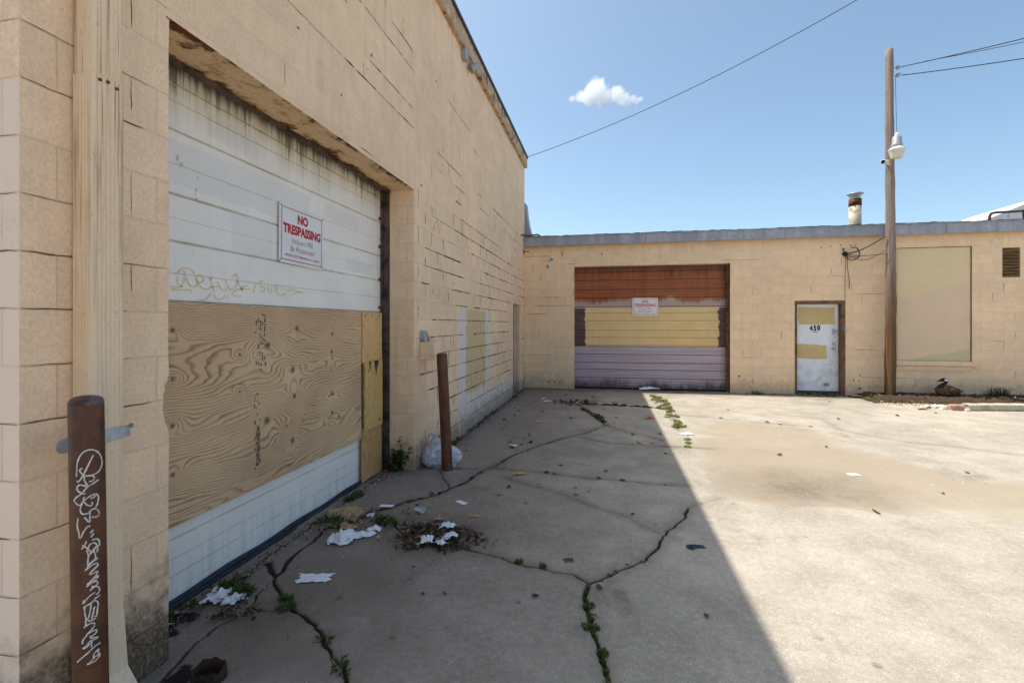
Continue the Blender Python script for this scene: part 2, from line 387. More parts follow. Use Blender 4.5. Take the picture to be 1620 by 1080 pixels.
M['sign'] = simple('white_sign_enamel', C(232, 230, 232), .4, 6., .05, bump=0, spec=.4)
M['sign_pink'] = simple('sunbleached_sign_enamel', C(236, 224, 222), .45, 6., .05, bump=0, spec=.4)
M['red'] = simple('red_sign_ink', C(190, 32, 50), .5, 20., .12, bump=0)
M['fade_red'] = simple('faded_sign_ink', C(176, 132, 136), .5, 20., .12, bump=0)
M['num'] = simple('black_house_number', C(28, 26, 24), .5, 20., .2, bump=0)

def plywood():
    k = Mt('weathered_plywood'); p = k.pos()
    g = k.attr('grain'); kn = k.attr('knot'); f = k.noise(k.mul3(p, (30., 4., 60.)), 1., 5., .7); n = k.noise(p, 1.6, 5.); f2 = k.noise(k.mul3(p, (200., 20., 300.)), 1., 3., .6)
    fr = k.m('FRACT', k.m('ADD', g, k.m('MULTIPLY', f, .22)))
    band = k.m('MULTIPLY', k.ss(fr, .45, .88), k.ss(fr, .93, 1., 1., 0.))
    c = k.mix(k.ss(n, .3, .7), C(224, 190, 150), C(204, 170, 134))
    c = k.val(c, k.ss(f2, .3, .7, .93, 1.05))
    c = k.mix(k.m('MULTIPLY', band, k.ss(k.noise(k.mul3(p,(1.,2.,6.)), 1.5, 3.), .35, .65, .85, .4)), c, C(144, 108, 78))
    c = k.mix(k.m('MULTIPLY', k.ss(kn, .2, .7), .8), c, C(140, 104, 84)); c = k.mix(k.m('MULTIPLY', k.ss(kn, .72, .9), .7), c, C(104, 74, 60))
    return k.done(c, .8, k.bump(k.m('ADD', band, f2), .15, .003))
M['plywood'] = plywood()
def lumber(name, a, b, sc):
    k = Mt(name); p = k.pos(); n = k.noise(k.mul3(p, (sc, sc, 1.6)), 1., 5., .6, .6); f = k.noise(k.mul3(p, (260., 260., 14.)), 1., 3., .6)
    w = k.m('FRACT', k.m('MULTIPLY', n, 9.)); c = k.mix(k.ss(w, .3, .95), a, b)
    c = k.val(c, k.ss(f, .3, .7, .92, 1.05)); c = k.mix(k.m('MULTIPLY', k.ss(k.noise(p, 9., 5., .7), .64, .72), .7), c, C(110, 78, 44))
    return k.done(c, .75, k.bump(f, .15, .003))
M['lum_a'] = lumber('pine_board', C(224, 184, 128), C(210, 168, 112), 5.)
M['lum_b'] = lumber('treated_board', C(214, 178, 118), C(196, 156, 94), 9.)
M['lum_c'] = lumber('tan_board', C(202, 158, 104), C(184, 138, 86), 6.)

def pole_wood():
    k = Mt('weathered_pole_wood'); p = k.objc(); x, y, z = k.sep(p)
    n = k.noise(k.mul3(p, (22., 22., .7)), 1., 6., .7); f = k.noise(k.mul3(p, (90., 90., 3.)), 1., 4., .7); b = k.noise(k.mul3(p, (5., 5., 1.)), 1., 5., .6)
    hi = k.ss(k.m('ADD', z, k.m('MULTIPLY', b, 2.)), 2.2, 4.6)
    c = k.mix(hi, k.mix(k.ss(n, .35, .65), C(124, 92, 62), C(90, 66, 46)), k.mix(k.ss(n, .35, .65), C(160, 142, 130), C(122, 106, 98)))
    c = k.mix(k.ss(b, .58, .7), c, C(94, 66, 46)); c = k.mix(k.m('MULTIPLY', k.ss(f, .58, .7), .7), c, C(58, 44, 36))
    return k.done(c, .9, k.bump(k.m('ADD', n, f), .6, .012))
M['pole'] = pole_wood()
M['cable'] = simple('black_cable', C(46, 48, 54), .6, 20., .2, bump=0)
M['white_plastic'] = simple('white_fixture_plastic', C(226, 224, 220), .45, 10., .1, bump=0)
M['grey_cast'] = simple('grey_cast_housing', C(168, 168, 170), .5, 14., .15, .3, .05)
def refractor():
    k = Mt('prismatic_refractor'); k.b.inputs['Transmission Weight'].default_value = .25
    return k.done(C(240, 234, 218), .3, None, 0., .5)
M['refractor'] = refractor()
M['flue'] = simple('painted_flue_pipe', C(200, 188, 168), .65, 8., .25, .1, .1, .3, C(150, 126, 102), 5.)
M['rust'] = simple('rusted_steel', C(126, 74, 46), .85, 12., .5, .2, .3, .3, C(74, 44, 32), 6.)
M['paper'] = simple('white_paper', C(232, 232, 236), .85, 15., .12, bump=.3, col2=C(196, 186, 172), mscale=9., mth=(.56, .7))
M['card'] = simple('brown_cardboard', C(176, 144, 108), .85, 9., .25)
M['concrete_white'] = simple('white_concrete_chunk', C(218, 210, 198), .9, 20., .25, bump=.4)
M['chunk_red'] = simple('red_brick_chunk', C(176, 138, 122), .9, 20., .3, bump=.4)
M['blue_plastic'] = simple('dark_blue_plastic', C(40, 52, 74), .5, 20., .2, bump=0)
M['red_plastic'] = simple('red_wrapper', C(188, 62, 44), .5, 20., .2, bump=0)
M['yellow_leaf'] = simple('dry_yellow_leaf', C(190, 160, 96), .8, 20., .2, bump=0)
M['brown_leaf'] = simple('dry_brown_leaf', C(98, 72, 52), .85, 20., .3, bump=0)
M['dark_leaf'] = simple('damp_dark_leaf', C(64, 48, 38), .8, 20., .3, bump=0)
M['tan_leaf'] = simple('pale_dry_leaf', C(166, 134, 100), .85, 20., .3, bump=0)
M['stem'] = simple('weed_stem', C(92, 88, 48), .8, 20., .2, bump=0)
def leaf_green(name, a, b):
    k = Mt(name); p = k.pos(); n = k.noise(p, 30., 3.)
    c = k.mix(k.ss(n, .35, .65), a, b)
    k.done(c, .55, None, 0., .3)
    tr = k.node('ShaderNodeBsdfTranslucent'); k.set(tr.inputs[0], c); mx = k.node('ShaderNodeMixShader'); mx.inputs[0].default_value = .3
    k.t.links.new(k.b.outputs[0], mx.inputs[1]); k.t.links.new(tr.outputs[0], mx.inputs[2]); k.t.links.new(mx.outputs[0], k.out.inputs[0])
    return k.mat
M['green'] = leaf_green('weed_leaf', C(64, 82, 36), C(98, 110, 54))
M['green_dark'] = leaf_green('bush_leaf', C(54, 82, 36), C(86, 108, 52))
M['green_dry'] = leaf_green('sunny_weed_leaf', C(116, 124, 62), C(150, 146, 86))
def bag_mat():
    k = Mt('clear_plastic_bag'); p = k.pos(); n = k.noise(p, 11., 5., .6, .9)
    k.done(C(222, 226, 236), .25, k.bump(n, .55, .03), 0., .5)
    tr = k.node('ShaderNodeBsdfTransparent'); mx = k.node('ShaderNodeMixShader'); k.set(mx.inputs[0], k.ss(n, .3, .65, .3, .75))
    k.t.links.new(tr.outputs[0], mx.inputs[1]); k.t.links.new(k.b.outputs[0], mx.inputs[2]); k.t.links.new(mx.outputs[0], k.out.inputs[0])
    return k.mat
M['bag'] = bag_mat()

def concrete():
    k = Mt('worn_concrete'); p = k.pos(); x, y, z = k.sep(p)
    big = k.noise(p, .45, 5., .6); med = k.noise(p, 2.6, 6., .65); fine = k.noise(p, 24., 5., .7); grit = k.noise(p, 130., 3., .7)
    c = k.mix(k.ss(big, .35, .65), C(174, 164, 150), C(160, 151, 138))
    c = k.val(c, k.ss(med, .3, .7, .86, 1.1)); c = k.val(c, k.ss(fine, .25, .75, .86, 1.1)); c = k.val(c, k.ss(grit, .25, .75, .82, 1.14))
    # exposed aggregate: pale and dark stones
    vd = k.vor(p, 92., 'Distance'); vc = k.vor(p, 92., 'Color'); r, g, b = k.sep(vc)
    st = k.m('MULTIPLY', k.ss(vd, .22, .34, 1., 0.), k.ss(fine, .38, .55))
    c = k.mix(k.m('MULTIPLY', st, k.m('GREATER_THAN', r, .72)), c, C(206, 194, 180))
    c = k.mix(k.m('MULTIPLY', k.m('MULTIPLY', st, k.m('LESS_THAN', r, .13)), .7), c, C(92, 80, 74))
    vd2 = k.vor(p, 21., 'Distance'); r2, g2, b2 = k.sep(k.vor(p, 21., 'Color'))
    c = k.mix(k.m('MULTIPLY', k.m('MULTIPLY', k.ss(vd2, .05, .14, 1., 0.), k.m('GREATER_THAN', r2, .9)), k.ss(fine, .35, .6, .1, .5)), c, C(212, 202, 190))
    # brown-pink tone and stains of the corner slabs, with vignette shade painted in
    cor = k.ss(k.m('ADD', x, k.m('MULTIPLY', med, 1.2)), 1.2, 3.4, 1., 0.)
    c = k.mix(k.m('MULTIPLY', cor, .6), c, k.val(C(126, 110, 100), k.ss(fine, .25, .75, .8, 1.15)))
    stain = k.ss(k.noise(k.add3(p, (5., 2., 0.)), 1.1, 6., .7), .56, .72)
    c = k.mix(k.m('MULTIPLY', stain, .45), c, C(98, 86, 78))
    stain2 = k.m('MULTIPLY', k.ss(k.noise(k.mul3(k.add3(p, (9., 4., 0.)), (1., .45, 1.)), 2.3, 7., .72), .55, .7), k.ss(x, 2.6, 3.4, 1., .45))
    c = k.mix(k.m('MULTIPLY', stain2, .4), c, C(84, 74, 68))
    lite = k.ss(k.noise(k.add3(p, (1., 14., 0.)), .8, 6., .7), .55, .7)
    c = k.mix(k.m('MULTIPLY', lite, .3), c, C(190, 180, 168))
    spot = k.m('MULTIPLY', k.ss(k.vor(k.add3(p, (.3, .7, 0.)), 3.1, 'Distance'), .05, .09, 1., 0.), k.ss(fine, .4, .55))
    c = k.mix(k.m('MULTIPLY', spot, .55), c, C(70, 62, 58))
    # silt film (attribute), tar, dirt and the cracks themselves
    c = k.mix(k.m('MULTIPLY', k.attr('silt'), k.ss(k.m('ADD', fine, k.m('MULTIPLY', k.m('SUBTRACT', med, .5), .9)), .15, .7, .15, .75)), c, k.mix(k.ss(med, .3, .7), C(158, 141, 119), C(146, 131, 109)))
    c = k.mix(k.m('MULTIPLY', k.attr('dirt'), k.ss(fine, .25, .6, .35, .9)), c, C(84, 70, 58))
    c = k.mix(k.attr('tar'), c, C(38, 34, 34))
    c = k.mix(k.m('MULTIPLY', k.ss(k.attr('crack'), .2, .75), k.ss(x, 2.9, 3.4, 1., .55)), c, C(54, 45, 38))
    h = k.m('ADD', k.m('MULTIPLY', fine, .6), k.m('ADD', k.m('MULTIPLY', grit, .5), k.m('MULTIPLY', st, .35)))
    return k.done(c, .9, k.bump(h, .5, .006), 0., .2)
M['concrete'] = concrete()
M['kerb'] = simple('wheel_stop_concrete', C(196, 184, 160), .9, 30., .25, bump=.35, col2=C(164, 150, 128), mscale=4.)
M['soil'] = simple('dark_mulch_soil', C(70, 55, 44), .95, 40., .5, bump=.6)
M['sand'] = simple('sandy_grit', C(186, 166, 134), .95, 40., .35, bump=.5)
# ================================================================== GROUND
CRACKS = {  # centre lines on the ground, metres; (half width m, strength, points)
'apron' : (.030, 1., [(-0.20,-9.06),(-0.03,-9.19),(-0.01,-9.13),(-0.08,-9.01),(-0.09,-8.89),(-0.09,-8.68),(-0.12,-8.52),(-0.04,-8.41),(0.03,-8.32),(0.07,-8.14),(0.22,-7.95),(0.31,-7.81),(0.46,-7.65),(0.54,-7.46),(0.64,-7.21),(0.70,-6.83),(0.79,-6.64),(0.86,-6.29),(1.07,-5.77),(1.37,-5.22),(1.74,-4.79),(2.00,-4.15),(1.85,-3.60),(1.61,-2.84),(1.43,-2.21)]),
'a2' : (.016, .7, [(2.00,-4.15),(2.33,-4.67),(2.77,-5.02)]),
'a3' : (.026, 1., [(1.47,-2.3),(2.1,-2.28),(2.6,-2.35),(3.05,-2.5)]),
'A' : (.022, 1., [(1.67,-5.08),(2.05,-5.34),(2.42,-5.37),(2.76,-5.40),(3.04,-5.38),(3.36,-5.38)]),
'Bq' : (.018, 1., [(0.41,-6.86),(0.81,-6.74),(1.22,-6.75),(1.52,-6.80),(1.82,-6.87),(2.10,-6.88),(2.53,-6.93),(2.80,-6.94)]),
'C' : (.011, .6, [(1.00,-7.03),(1.29,-7.21),(1.50,-7.32),(1.77,-7.54),(1.99,-7.69),(2.20,-7.84),(2.34,-8.03),(2.49,-8.16)]),
'D0' : (.010, .6, [(3.05,-7.22),(2.71,-7.52)]),
'D' : (.020, 1., [(2.71,-7.52),(2.63,-7.76),(2.45,-8.11),(2.35,-8.37),(2.26,-8.54),(2.16,-8.64),(2.07,-8.73),(1.99,-8.85),(1.92,-8.92),(1.89,-9.04),(1.91,-9.20),(1.94,-9.35),(1.98,-9.49),(2.01,-9.61),(2.04,-9.77),(2.06,-9.95)]),
'D2' : (.016, 1., [(1.92,-8.92),(1.81,-8.82),(1.68,-8.81),(1.61,-8.77),(1.53,-8.77),(1.41,-8.74),(1.31,-8.70),(1.10,-8.65),(0.93,-8.56),(0.79,-8.50),(0.58,-8.49),(0.45,-8.44),(0.22,-8.14)]),
'Fq' : (.018, 1., [(-0.09,-8.89),(-0.05,-9.05),(-0.01,-9.15),(-0.01,-9.22),(0.06,-9.30),(0.13,-9.35),(0.20,-9.41),(0.25,-9.46),(0.32,-9.50),(0.40,-9.52),(0.46,-9.56),(0.53,-9.59),(0.61,-9.66),(0.66,-9.74),(0.75,-9.81),(0.82,-9.86),(0.90,-9.95),(0.96,-10.05)]),
'Gq' : (.010, .9, [(0.26,-9.47),(0.22,-9.52),(0.16,-9.52),(0.07,-9.50),(0.01,-9.40),(-0.00,-9.29),(0.01,-9.24)]),
'Hq' : (.013, 1., [(0.16,-9.52),(0.09,-9.55),(0.04,-9.64),(0.02,-9.68),(0.02,-9.76),(0.02,-9.85),(0.05,-9.95),(0.09,-10.07),(.1,-10.3)]),
'J' : (.014, .8, [(3.05,-.6),(3.09,-1.04),(3.15,-2.74),(3.08,-4.35)]),
'K' : (.010, .8, [(3.12,-3.04),(3.80,-3.21),(4.41,-3.53),(5.08,-3.69)]),
'M' : (.008, .6, [(4.95,-2.70),(5.54,-2.99),(5.43,-3.89),(5.97,-4.57),(6.35,-4.67),(7.4,-5.3),(8.2,-5.5)]),
'Nq' : (.010, .9, [(0.54,-7.46),(0.36,-7.16),(0.27,-6.96)]),
'foot' : (.020, .8, [(.03,-7.0),(.035,-5.5),(.03,-3.5),(.03,-1.5),(.03,-.05)]),
'foot2' : (.022, .8, [(.0,-.04),(2.,-.05),(4.8,-.05),(9.,-.05)]),
'sill' : (.014, .9, [(-.24,-9.95),(-.25,-9.2),(-.25,-8.2),(-.27,-7.4),(-.28,-7.03)]),
}
POLYS = {
'silt': [[(4.57,-3.59),(5.05,-3.88),(5.18,-4.62),(5.18,-5.21),(5.4,-5.66),(5.6,-5.9),(5.75,-6.1),(5.99,-6.20),(6.4,-6.3),(7.2,-6.5),(7.2,-7.2),(5.64,-7.29),(5.30,-7.30),(4.51,-7.39),(4.17,-7.36),(3.82,-7.32),(3.42,-7.35),(3.05,-7.38),(2.90,-7.05),(2.96,-6.19),(3.05,-5.14),(3.33,-3.94),(3.96,-3.40)]],
'tar': [[(-0.31,-9.69),(-0.21,-9.60),(-0.12,-9.68),(-0.16,-9.76),(-0.11,-9.87),(-.3,-9.8)],[(-0.23,-9.33),(-0.20,-9.11),(-0.16,-9.18),(-0.17,-9.30),(-0.18,-9.35)],[(0.09,-10.07),(0.08,-10.01),(0.13,-9.95),(0.18,-9.97),(0.18,-10.03),(0.22,-10.10),(.1,-10.2)]],
}
def spaced(segs):
    out = []
    for a, b, h0, h1 in segs:
        x = a
        while x < b - 1e-6:
            out.append(x); t = (x - a) / (b - a); x += h0 + (h1 - h0) * t
    out.append(segs[-1][1]); return np.array(out)
gx = spaced([(-60,-12,14,9),(-12,-.5,2.5,.5),(-.5,3.3,.009,.009),(3.3,10,.012,.05),(10,24,.1,2.5),(24,500,4,60)])
gy = spaced([(-400,-30,60,6),(-30,-12,4,.2),(-12,-10.3,.1,.02),(-10.3,-8.2,.008,.009),(-8.2,-5,.01,.018),(-5,.1,.018,.025),(.1,40,.4,6),(40,500,8,60)])
GX, GY = np.meshgrid(gx, gy, indexing='ij')
jx = (fbm(GX*3.1, GY*3.1, 3, 5) - .5) * .05; jy = (fbm(GX*3.1, GY*3.1, 3, 9) - .5) * .05
jx2 = (fbm(GX*16, GY*16, 3, 15) - .5) * .03; jy2 = (fbm(GX*16, GY*16, 3, 19) - .5) * .03
AX = GX + jx + jx2; AY = GY + jy + jy2
crack = np.zeros_like(GX); lips = np.zeros_like(GX)
wv = .25 + .75 * fbm(GX*2.2, GY*2.2, 3, 31)
for nm, (w, amp, pts) in CRACKS.items():
    for (x0, y0), (x1, y1) in zip(pts[:-1], pts[1:]):
        mg = .16
        i0, i1 = np.searchsorted(gx, (min(x0,x1)-mg, max(x0,x1)+mg)); j0, j1 = np.searchsorted(gy, (min(y0,y1)-mg, max(y0,y1)+mg))
        if i1 <= i0 or j1 <= j0: continue
        sl = (slice(i0,i1), slice(j0,j1))
        dx, dy = x1-x0, y1-y0; L2 = dx*dx+dy*dy
        t = np.clip(((AX[sl]-x0)*dx + (AY[sl]-y0)*dy)/L2, 0, 1)
        d = np.hypot(AX[sl]-x0-t*dx, AY[sl]-y0-t*dy)
        crack[sl] = np.maximum(crack[sl], amp*np.clip(1.25 - d/(w*wv[sl]), 0, 1))
        lips[sl] = np.maximum(lips[sl], np.clip(1 - d/.1, 0, 1))
def poly_sd(px, py, poly):
    ins = np.zeros(px.shape, bool); dm = np.full(px.shape, 1e9); n = len(poly)
    for i in range(n):
        x0, y0 = poly[i]; x1, y1 = poly[(i+1) % n]
        cnd = (y0 > py) != (y1 > py)
        with np.errstate(divide='ignore', invalid='ignore'):
            xi = (x1-x0)*(py-y0)/((y1-y0) if y1 != y0 else 1e-9)+x0
        ins ^= cnd & (px < xi)
        t = np.clip(((px-x0)*(x1-x0)+(py-y0)*(y1-y0))/max((x1-x0)**2+(y1-y0)**2,1e-12),0,1)
        dm = np.minimum(dm, np.hypot(px-x0-t*(x1-x0), py-y0-t*(y1-y0)))
    return np.where(ins, dm, -dm)
masks = {}
for nm, lst in POLYS.items():
    m_ = np.zeros_like(GX)
    for pl in lst:
        P_ = np.array(pl); mg = .8
        i0, i1 = np.searchsorted(gx, (P_[:,0].min()-mg, P_[:,0].max()+mg)); j0, j1 = np.searchsorted(gy, (P_[:,1].min()-mg, P_[:,1].max()+mg))
        sl = (slice(i0,i1), slice(j0,j1))
        amp = .5 if nm == 'silt' else .09
        sx = GX[sl]; sy = GY[sl]; fq = 1.2 if nm == 'silt' else 14
        sd = poly_sd(sx, sy, pl) + (fbm(sx*fq, sy*fq*1.6, 5, 41) - .5) * amp * 1.6
        m_[sl] = np.maximum(m_[sl], np.clip(sd / (.28 if nm == 'silt' else .012), 0, 1))
    masks[nm] = m_
# loose dirt: along the walls, in the litter corner, near cracks
dirt = np.clip(1 - np.abs(GX - .0)/.25, 0, 1) * .55 * ((GY > -7.2) & (GY < .2))
dirt = np.maximum(dirt, np.clip(1 + (GY)/.75, 0, 1) * ((GX > 0) & (GY < .3)) * .8)
dirt = np.maximum(dirt, np.clip(1.2 - np.hypot((GX-.75)/.5, (GY+8.45)/.4), 0, 1) * .9)
dirt = np.maximum(dirt, np.clip(1.2 - np.hypot((GX-.05)/.35, (GY+8.4)/.5), 0, 1) * .7)
dirt = np.maximum(dirt, np.clip(1.1 - np.hypot((GX+.2)/.2, (GY+9.5)/.9), 0, 1) * .7)
dirt = np.maximum(dirt, np.clip(1.2 - np.hypot((GX-1.55)/.5, (GY+2.1)/.5), 0, 1) * .6)
dirt = np.maximum(dirt, np.clip(1.1 - np.hypot((GX-3.9)/1.0, (GY+6.75)/.75), 0, 1) * .6 * (masks['silt'] > .2))
dirt = np.maximum(dirt, np.clip(1.1 - np.hypot((GX-.2)/.9, (GY+9.6)/.9), 0, 1) * .55)
dirt = np.maximum(dirt, lips * .4)
dirt = np.clip(dirt * (.3 + 1.4*fbm(GX*5, GY*5, 4, 51)), 0, 1)
near = np.clip((14 - np.hypot(GX-2, GY+6))/4, 0, 1)
GZ = -crack*.022 - lips*.004 + near*((fbm(GX*.9, GY*.9, 4, 61)-.5)*.014 + (fbm(GX*9, GY*9, 3, 71)-.5)*.004)
# the apron slab in front of the big door sits a finger higher than the lot
ap = np.array([(-.4,-8.62),(-.12,-8.52),(-.04,-8.41),(.07,-8.14),(.31,-7.81),(.54,-7.46),(.70,-6.83),(.41,-6.86),(0,-6.95),(-.4,-7.0)])
sd = poly_sd(AX, AY, [tuple(q) for q in ap]); GZ += np.clip(sd/.03, 0, 1)*.014
GZ = np.where(GY > .25, -.03, GZ)
def ground_z(x, y):
    i = int(np.clip(np.searchsorted(gx, x), 0, len(gx)-1)); j = int(np.clip(np.searchsorted(gy, y), 0, len(gy)-1)); return float(GZ[i, j])
nx_, ny_ = GX.shape
me = bpy.data.meshes.new('concrete_pavement')
idx = np.arange(nx_*ny_).reshape(nx_, ny_)
quads = np.stack([idx[:-1,:-1], idx[1:,:-1], idx[1:,1:], idx[:-1,1:]], -1).reshape(-1, 4)
me.vertices.add(nx_*ny_); me.vertices.foreach_set('co', np.stack([GX,GY,GZ],-1).astype(np.float32).ravel())
me.loops.add(quads.size); me.loops.foreach_set('vertex_index', quads.astype(np.int32).ravel())
me.polygons.add(len(quads)); me.polygons.foreach_set('loop_start', np.arange(0, quads.size, 4, dtype=np.int32))
me.polygons.foreach_set('use_smooth', np.ones(len(quads), bool))
for nm, arr in (('crack', crack), ('silt', masks['silt']), ('tar', masks['tar']), ('dirt', dirt)):
    a = me.attributes.new(nm, 'FLOAT', 'POINT'); a.data.foreach_set('value', arr.astype(np.float32).ravel())
me.update(calc_edges=True); me.validate(); me.materials.append(M['concrete'])
gr = bpy.data.objects.new('concrete_pavement', me); link(gr); gr['kind'] = 'structure'

# ================================================================== WALL BUILDER
def wall(to3, us, zs, holes, t, mb, m=0, shift=None):
    us = sorted(set(us)); zs = sorted(set(zs))
    def solid(i, j):
        if i < 0 or j < 0 or i >= len(us)-1 or j >= len(zs)-1: return False
        u = (us[i]+us[i+1])/2; z = (zs[j]+zs[j+1])/2
        return not any(a < u < b and c < z < d for a, b, c, d in holes)
    vid = {}
    def V(i, j, k):
        key = (i, j, k)
        if key not in vid:
            u, z = us[i], zs[j]
            if shift and k == 0: u, z = shift(u, z)
            vid[key] = mb.add([to3(u, z, 0 if k == 0 else -t)])
        return vid[key]
    for i in range(len(us)-1):
        for j in range(len(zs)-1):
            if not solid(i, j): continue
            mb.face((V(i,j,0),V(i+1,j,0),V(i+1,j+1,0),V(i,j+1,0)), m); mb.face((V(i,j,1),V(i,j+1,1),V(i+1,j+1,1),V(i+1,j,1)), m)
            for (di, dj, a, b) in ((-1,0,(i,j),(i,j+1)),(1,0,(i+1,j+1),(i+1,j)),(0,-1,(i+1,j),(i,j)),(0,1,(i,j+1),(i+1,j+1))):
                if not solid(i+di, j+dj): mb.face((V(*a,0),V(*b,0),V(*b,1),V(*a,1)), m)
def joints(mb, to3, u0, u1, z0, z1, uoff, holes, prob, wid, m=1, off=.0016):
    def inh(u, z, g=.012): return any(a-g < u < b+g and c-g < z < d+g for a, b, c, d in holes)
    def strip(pts, w):
        n = len(pts); ws = [w*(.3+1.5*float(vnoise(np.array(p_[0]*9.3+p_[1]*31), np.array(p_[1]*7.7)))*random.uniform(.6,1.1)) for p_ in pts]
        ws[0] *= .3; ws[-1] *= .3
        vert = abs(pts[-1][1]-pts[0][1]) > abs(pts[-1][0]-pts[0][0])
        for i in range(n-1):
            (a, b), (c, d) = pts[i], pts[i+1]
            if vert: q = [(a-ws[i]/2,b),(a+ws[i]/2,b),(c+ws[i+1]/2,d),(c-ws[i+1]/2,d)]
            else: q = [(a,b-ws[i]/2),(c,d-ws[i+1]/2),(c,d+ws[i+1]/2),(a,b+ws[i]/2)]
            mb.poly([to3(u, z, off) for u, z in q], m)
    k0 = int(z0/.2032); k1 = int(z1/.2032)+1
    for k in range(k0, k1+1):
        zc = k*.2032
        if z0 < zc < z1:
            u = u0
            while u < u1:
                L = random.uniform(.12, .5) if random.random() < .6 else random.uniform(.5, 1.1); L = min(L, max(.1, u1-u-.001)); p = prob(u+L/2, zc, False)
                if random.random() < p and u+L <= u1:
                    n = max(3, int(L/.04)); pts = [(u+L*i/(n-1), zc+random.uniform(-.0022,.0022)) for i in range(n)]
                    if not any(inh(*q) for q in pts): strip(pts, wid(u, zc)*random.uniform(.5,1.2))
                u += L + random.uniform(0, .03)
        ub = math.floor(u0/.4064)*.4064 + uoff + (.2032 if k % 2 else 0)
        while ub < u1:
            if u0+.02 < ub < u1-.02 and random.random() < prob(ub, zc+.1, True):
                a = zc + random.uniform(.0, .08); b = zc + .2032 - random.choice([0, 0, random.uniform(.02,.12)])
                if a > z0 and b < z1:
                    pts = [(ub+random.uniform(-.002,.002), a+(b-a)*i/5) for i in range(6)]
                    if not any(inh(*q) for q in pts): strip(pts, wid(ub, zc)*random.uniform(.4,1.))
            ub += .4064
LX = lambda u, z, o: (o, u, z)          # left wall, faces +x
BY = lambda u, z, o: (u, -o, z)         # back wall, faces -y

# ================================================================== LEFT BUILDING
LB = thing('block_building', 'tall tan painted concrete block building with wide white roll door, in the left foreground', 'building', (-1., -5., 0.))
Y0, TOP = -10.56, 5.66
OPEN = (-9.967, -7.025, -.1, 3.008); DOORW = (-1.443, -.658, -.1, 2.03)
chipz = [1.02,1.06,1.09,1.115,1.14,1.165,1.19,1.215,1.24,1.265,1.285,1.305,1.34]
chipd = [0,.004,.010,.022,.027,.034,.034,.03,.033,.022,.026,.010,0]
jit = {}
def chip(u, z):
    if abs(u + 9.967) < 1e-4 and z < 3.:
        if z in chipz: return (u - chipd[chipz.index(z)], z)
        if 0 < z: return (u - random.Random(int(z*997)).random()*.006, z)
    return (u, z)
mb = MB()
zs = [-.1, 0, 3.008, TOP, 2.03] + chipz + [round(.2032*k, 4) for k in range(1, 15) if not .99 < .2032*k < 1.37]
wall(LX, [Y0, -9.967, -7.025, -1.443, -.658, .04], zs, [OPEN, DOORW], .28, mb, shift=chip)
def probL(u, z, v):
    n = float(fbm(np.array(u*.55), np.array(z*.7), 3, 77)); n2 = float(vnoise(np.array(u*1.7), np.array(z*2.3), 13))
    if u < -9.95: return (.92 if not v else .7)
    if u < -7.: base = .8 if (3.6 < z < 4.6 and -8.4 < u) else .06
    elif z < 3.0: base = (1.9 if u < -1.4 else .9)*(1. if u < -3.5 else .8)
    elif z < 3.7: base = .28
    else: base = .025
    if v: base *= .5
    if -5.4 < u < -3.6 and z < 1.8: base *= .55
    return base*(.45 + .9*(n > .42))*(.6+.6*n2)
def widL(u, z): return .0042 if u < -9. else (.009 if u < -7. else .0135)
for a_, b_, c_, d_ in ((Y0+.002, -9.972, .02, TOP-.1), (-9.972, -7.03, 3.03, TOP-.1), (-7.02, -1.45, .02, TOP-.1), (-1.45, -.655, 2.06, TOP-.1), (-.652, .03, .02, TOP-.1)):
    joints(mb, LX, a_, b_, c_, d_, -10.56 % .4064, [OPEN, DOORW], probL, widL)
def patch_scuff(y0, y1, z0, z1, n):     # bare scraped spots on single blocks
    for _ in range(n):
        y = random.uniform(y0, y1); z = random.uniform(z0, z1); w = random.uniform(.006,.03); h = random.uniform(.004,.02)
        mb.poly([(.0014, y+w*math.cos(a)*random.uniform(.5,1), z+h*math.sin(a)*random.uniform(.5,1)) for a in [i*PI/4 for i in range(8)]], 1)
patch_scuff(-6.9, -1., .3, 4.6, 40)
patch_scuff(-9.9, -7.2, 3.2, 5.0, 10)
for y0, y1, z0, z1 in ():
    for _ in range(26):
        y = random.uniform(y0, y1); z = random.uniform(z0, z1); w = random.uniform(.01,.05); h = random.uniform(.006,.02)
        mb.poly([(.0012+_*2e-5, y+w*math.cos(a)*random.uniform(.5,1), z+h*math.sin(a)*random.uniform(.5,1)) for a in [i*PI/5 for i in range(10)]], 2)
M['scuff'] = simple('scuffed_grey_block', C(176, 158, 138), .9, 60., .3)
obj('wall', mb, [M['wall_left'], M['crack'], M['scuff']], LB, bevel=.007)
mb = MB()
EY = lambda u, z, o: (u, Y0-o, z)
wall(lambda u, z, o: (u, Y0 - o, z), [-11., -.28], [-.1, TOP], [], .28, mb)
joints(mb, EY, -3., -.005, .02, TOP-.1, .2032, [], lambda u, z, v: .85 if not v else .3, lambda u, z: .0035)
obj('wall', mb, [M['wall_left'], M['crack']], LB)
mb = MB(); mb.box(-11.28, -11., Y0, .04, -.1, TOP); mb.box(-11., -.28, -.24, .04, -.1, TOP)
obj('wall', mb, M['wall_left'], LB)
mb = MB(); mb.box(-11.28, -.02, Y0+.02, .03, TOP, TOP+.1)
rf = obj('roof', mb, M['roof'], LB)
mb = MB()
ys = [Y0-.06, -7.9, -5.95, -2.95, .075]
for i, (a, b) in enumerate(zip(ys[:-1], ys[1:])):
    d = .004*(i % 2)
    mb.box(.002, .062+d, a+.002, b-.002, TOP-.19+d, TOP+.085)
mb.box(-11.3, .06, Y0-.062, Y0-.002, TOP-.19, TOP+.085)
obj('roof_trim', mb, M['wood_trim'], LB, bevel=.004)
mb = MB()
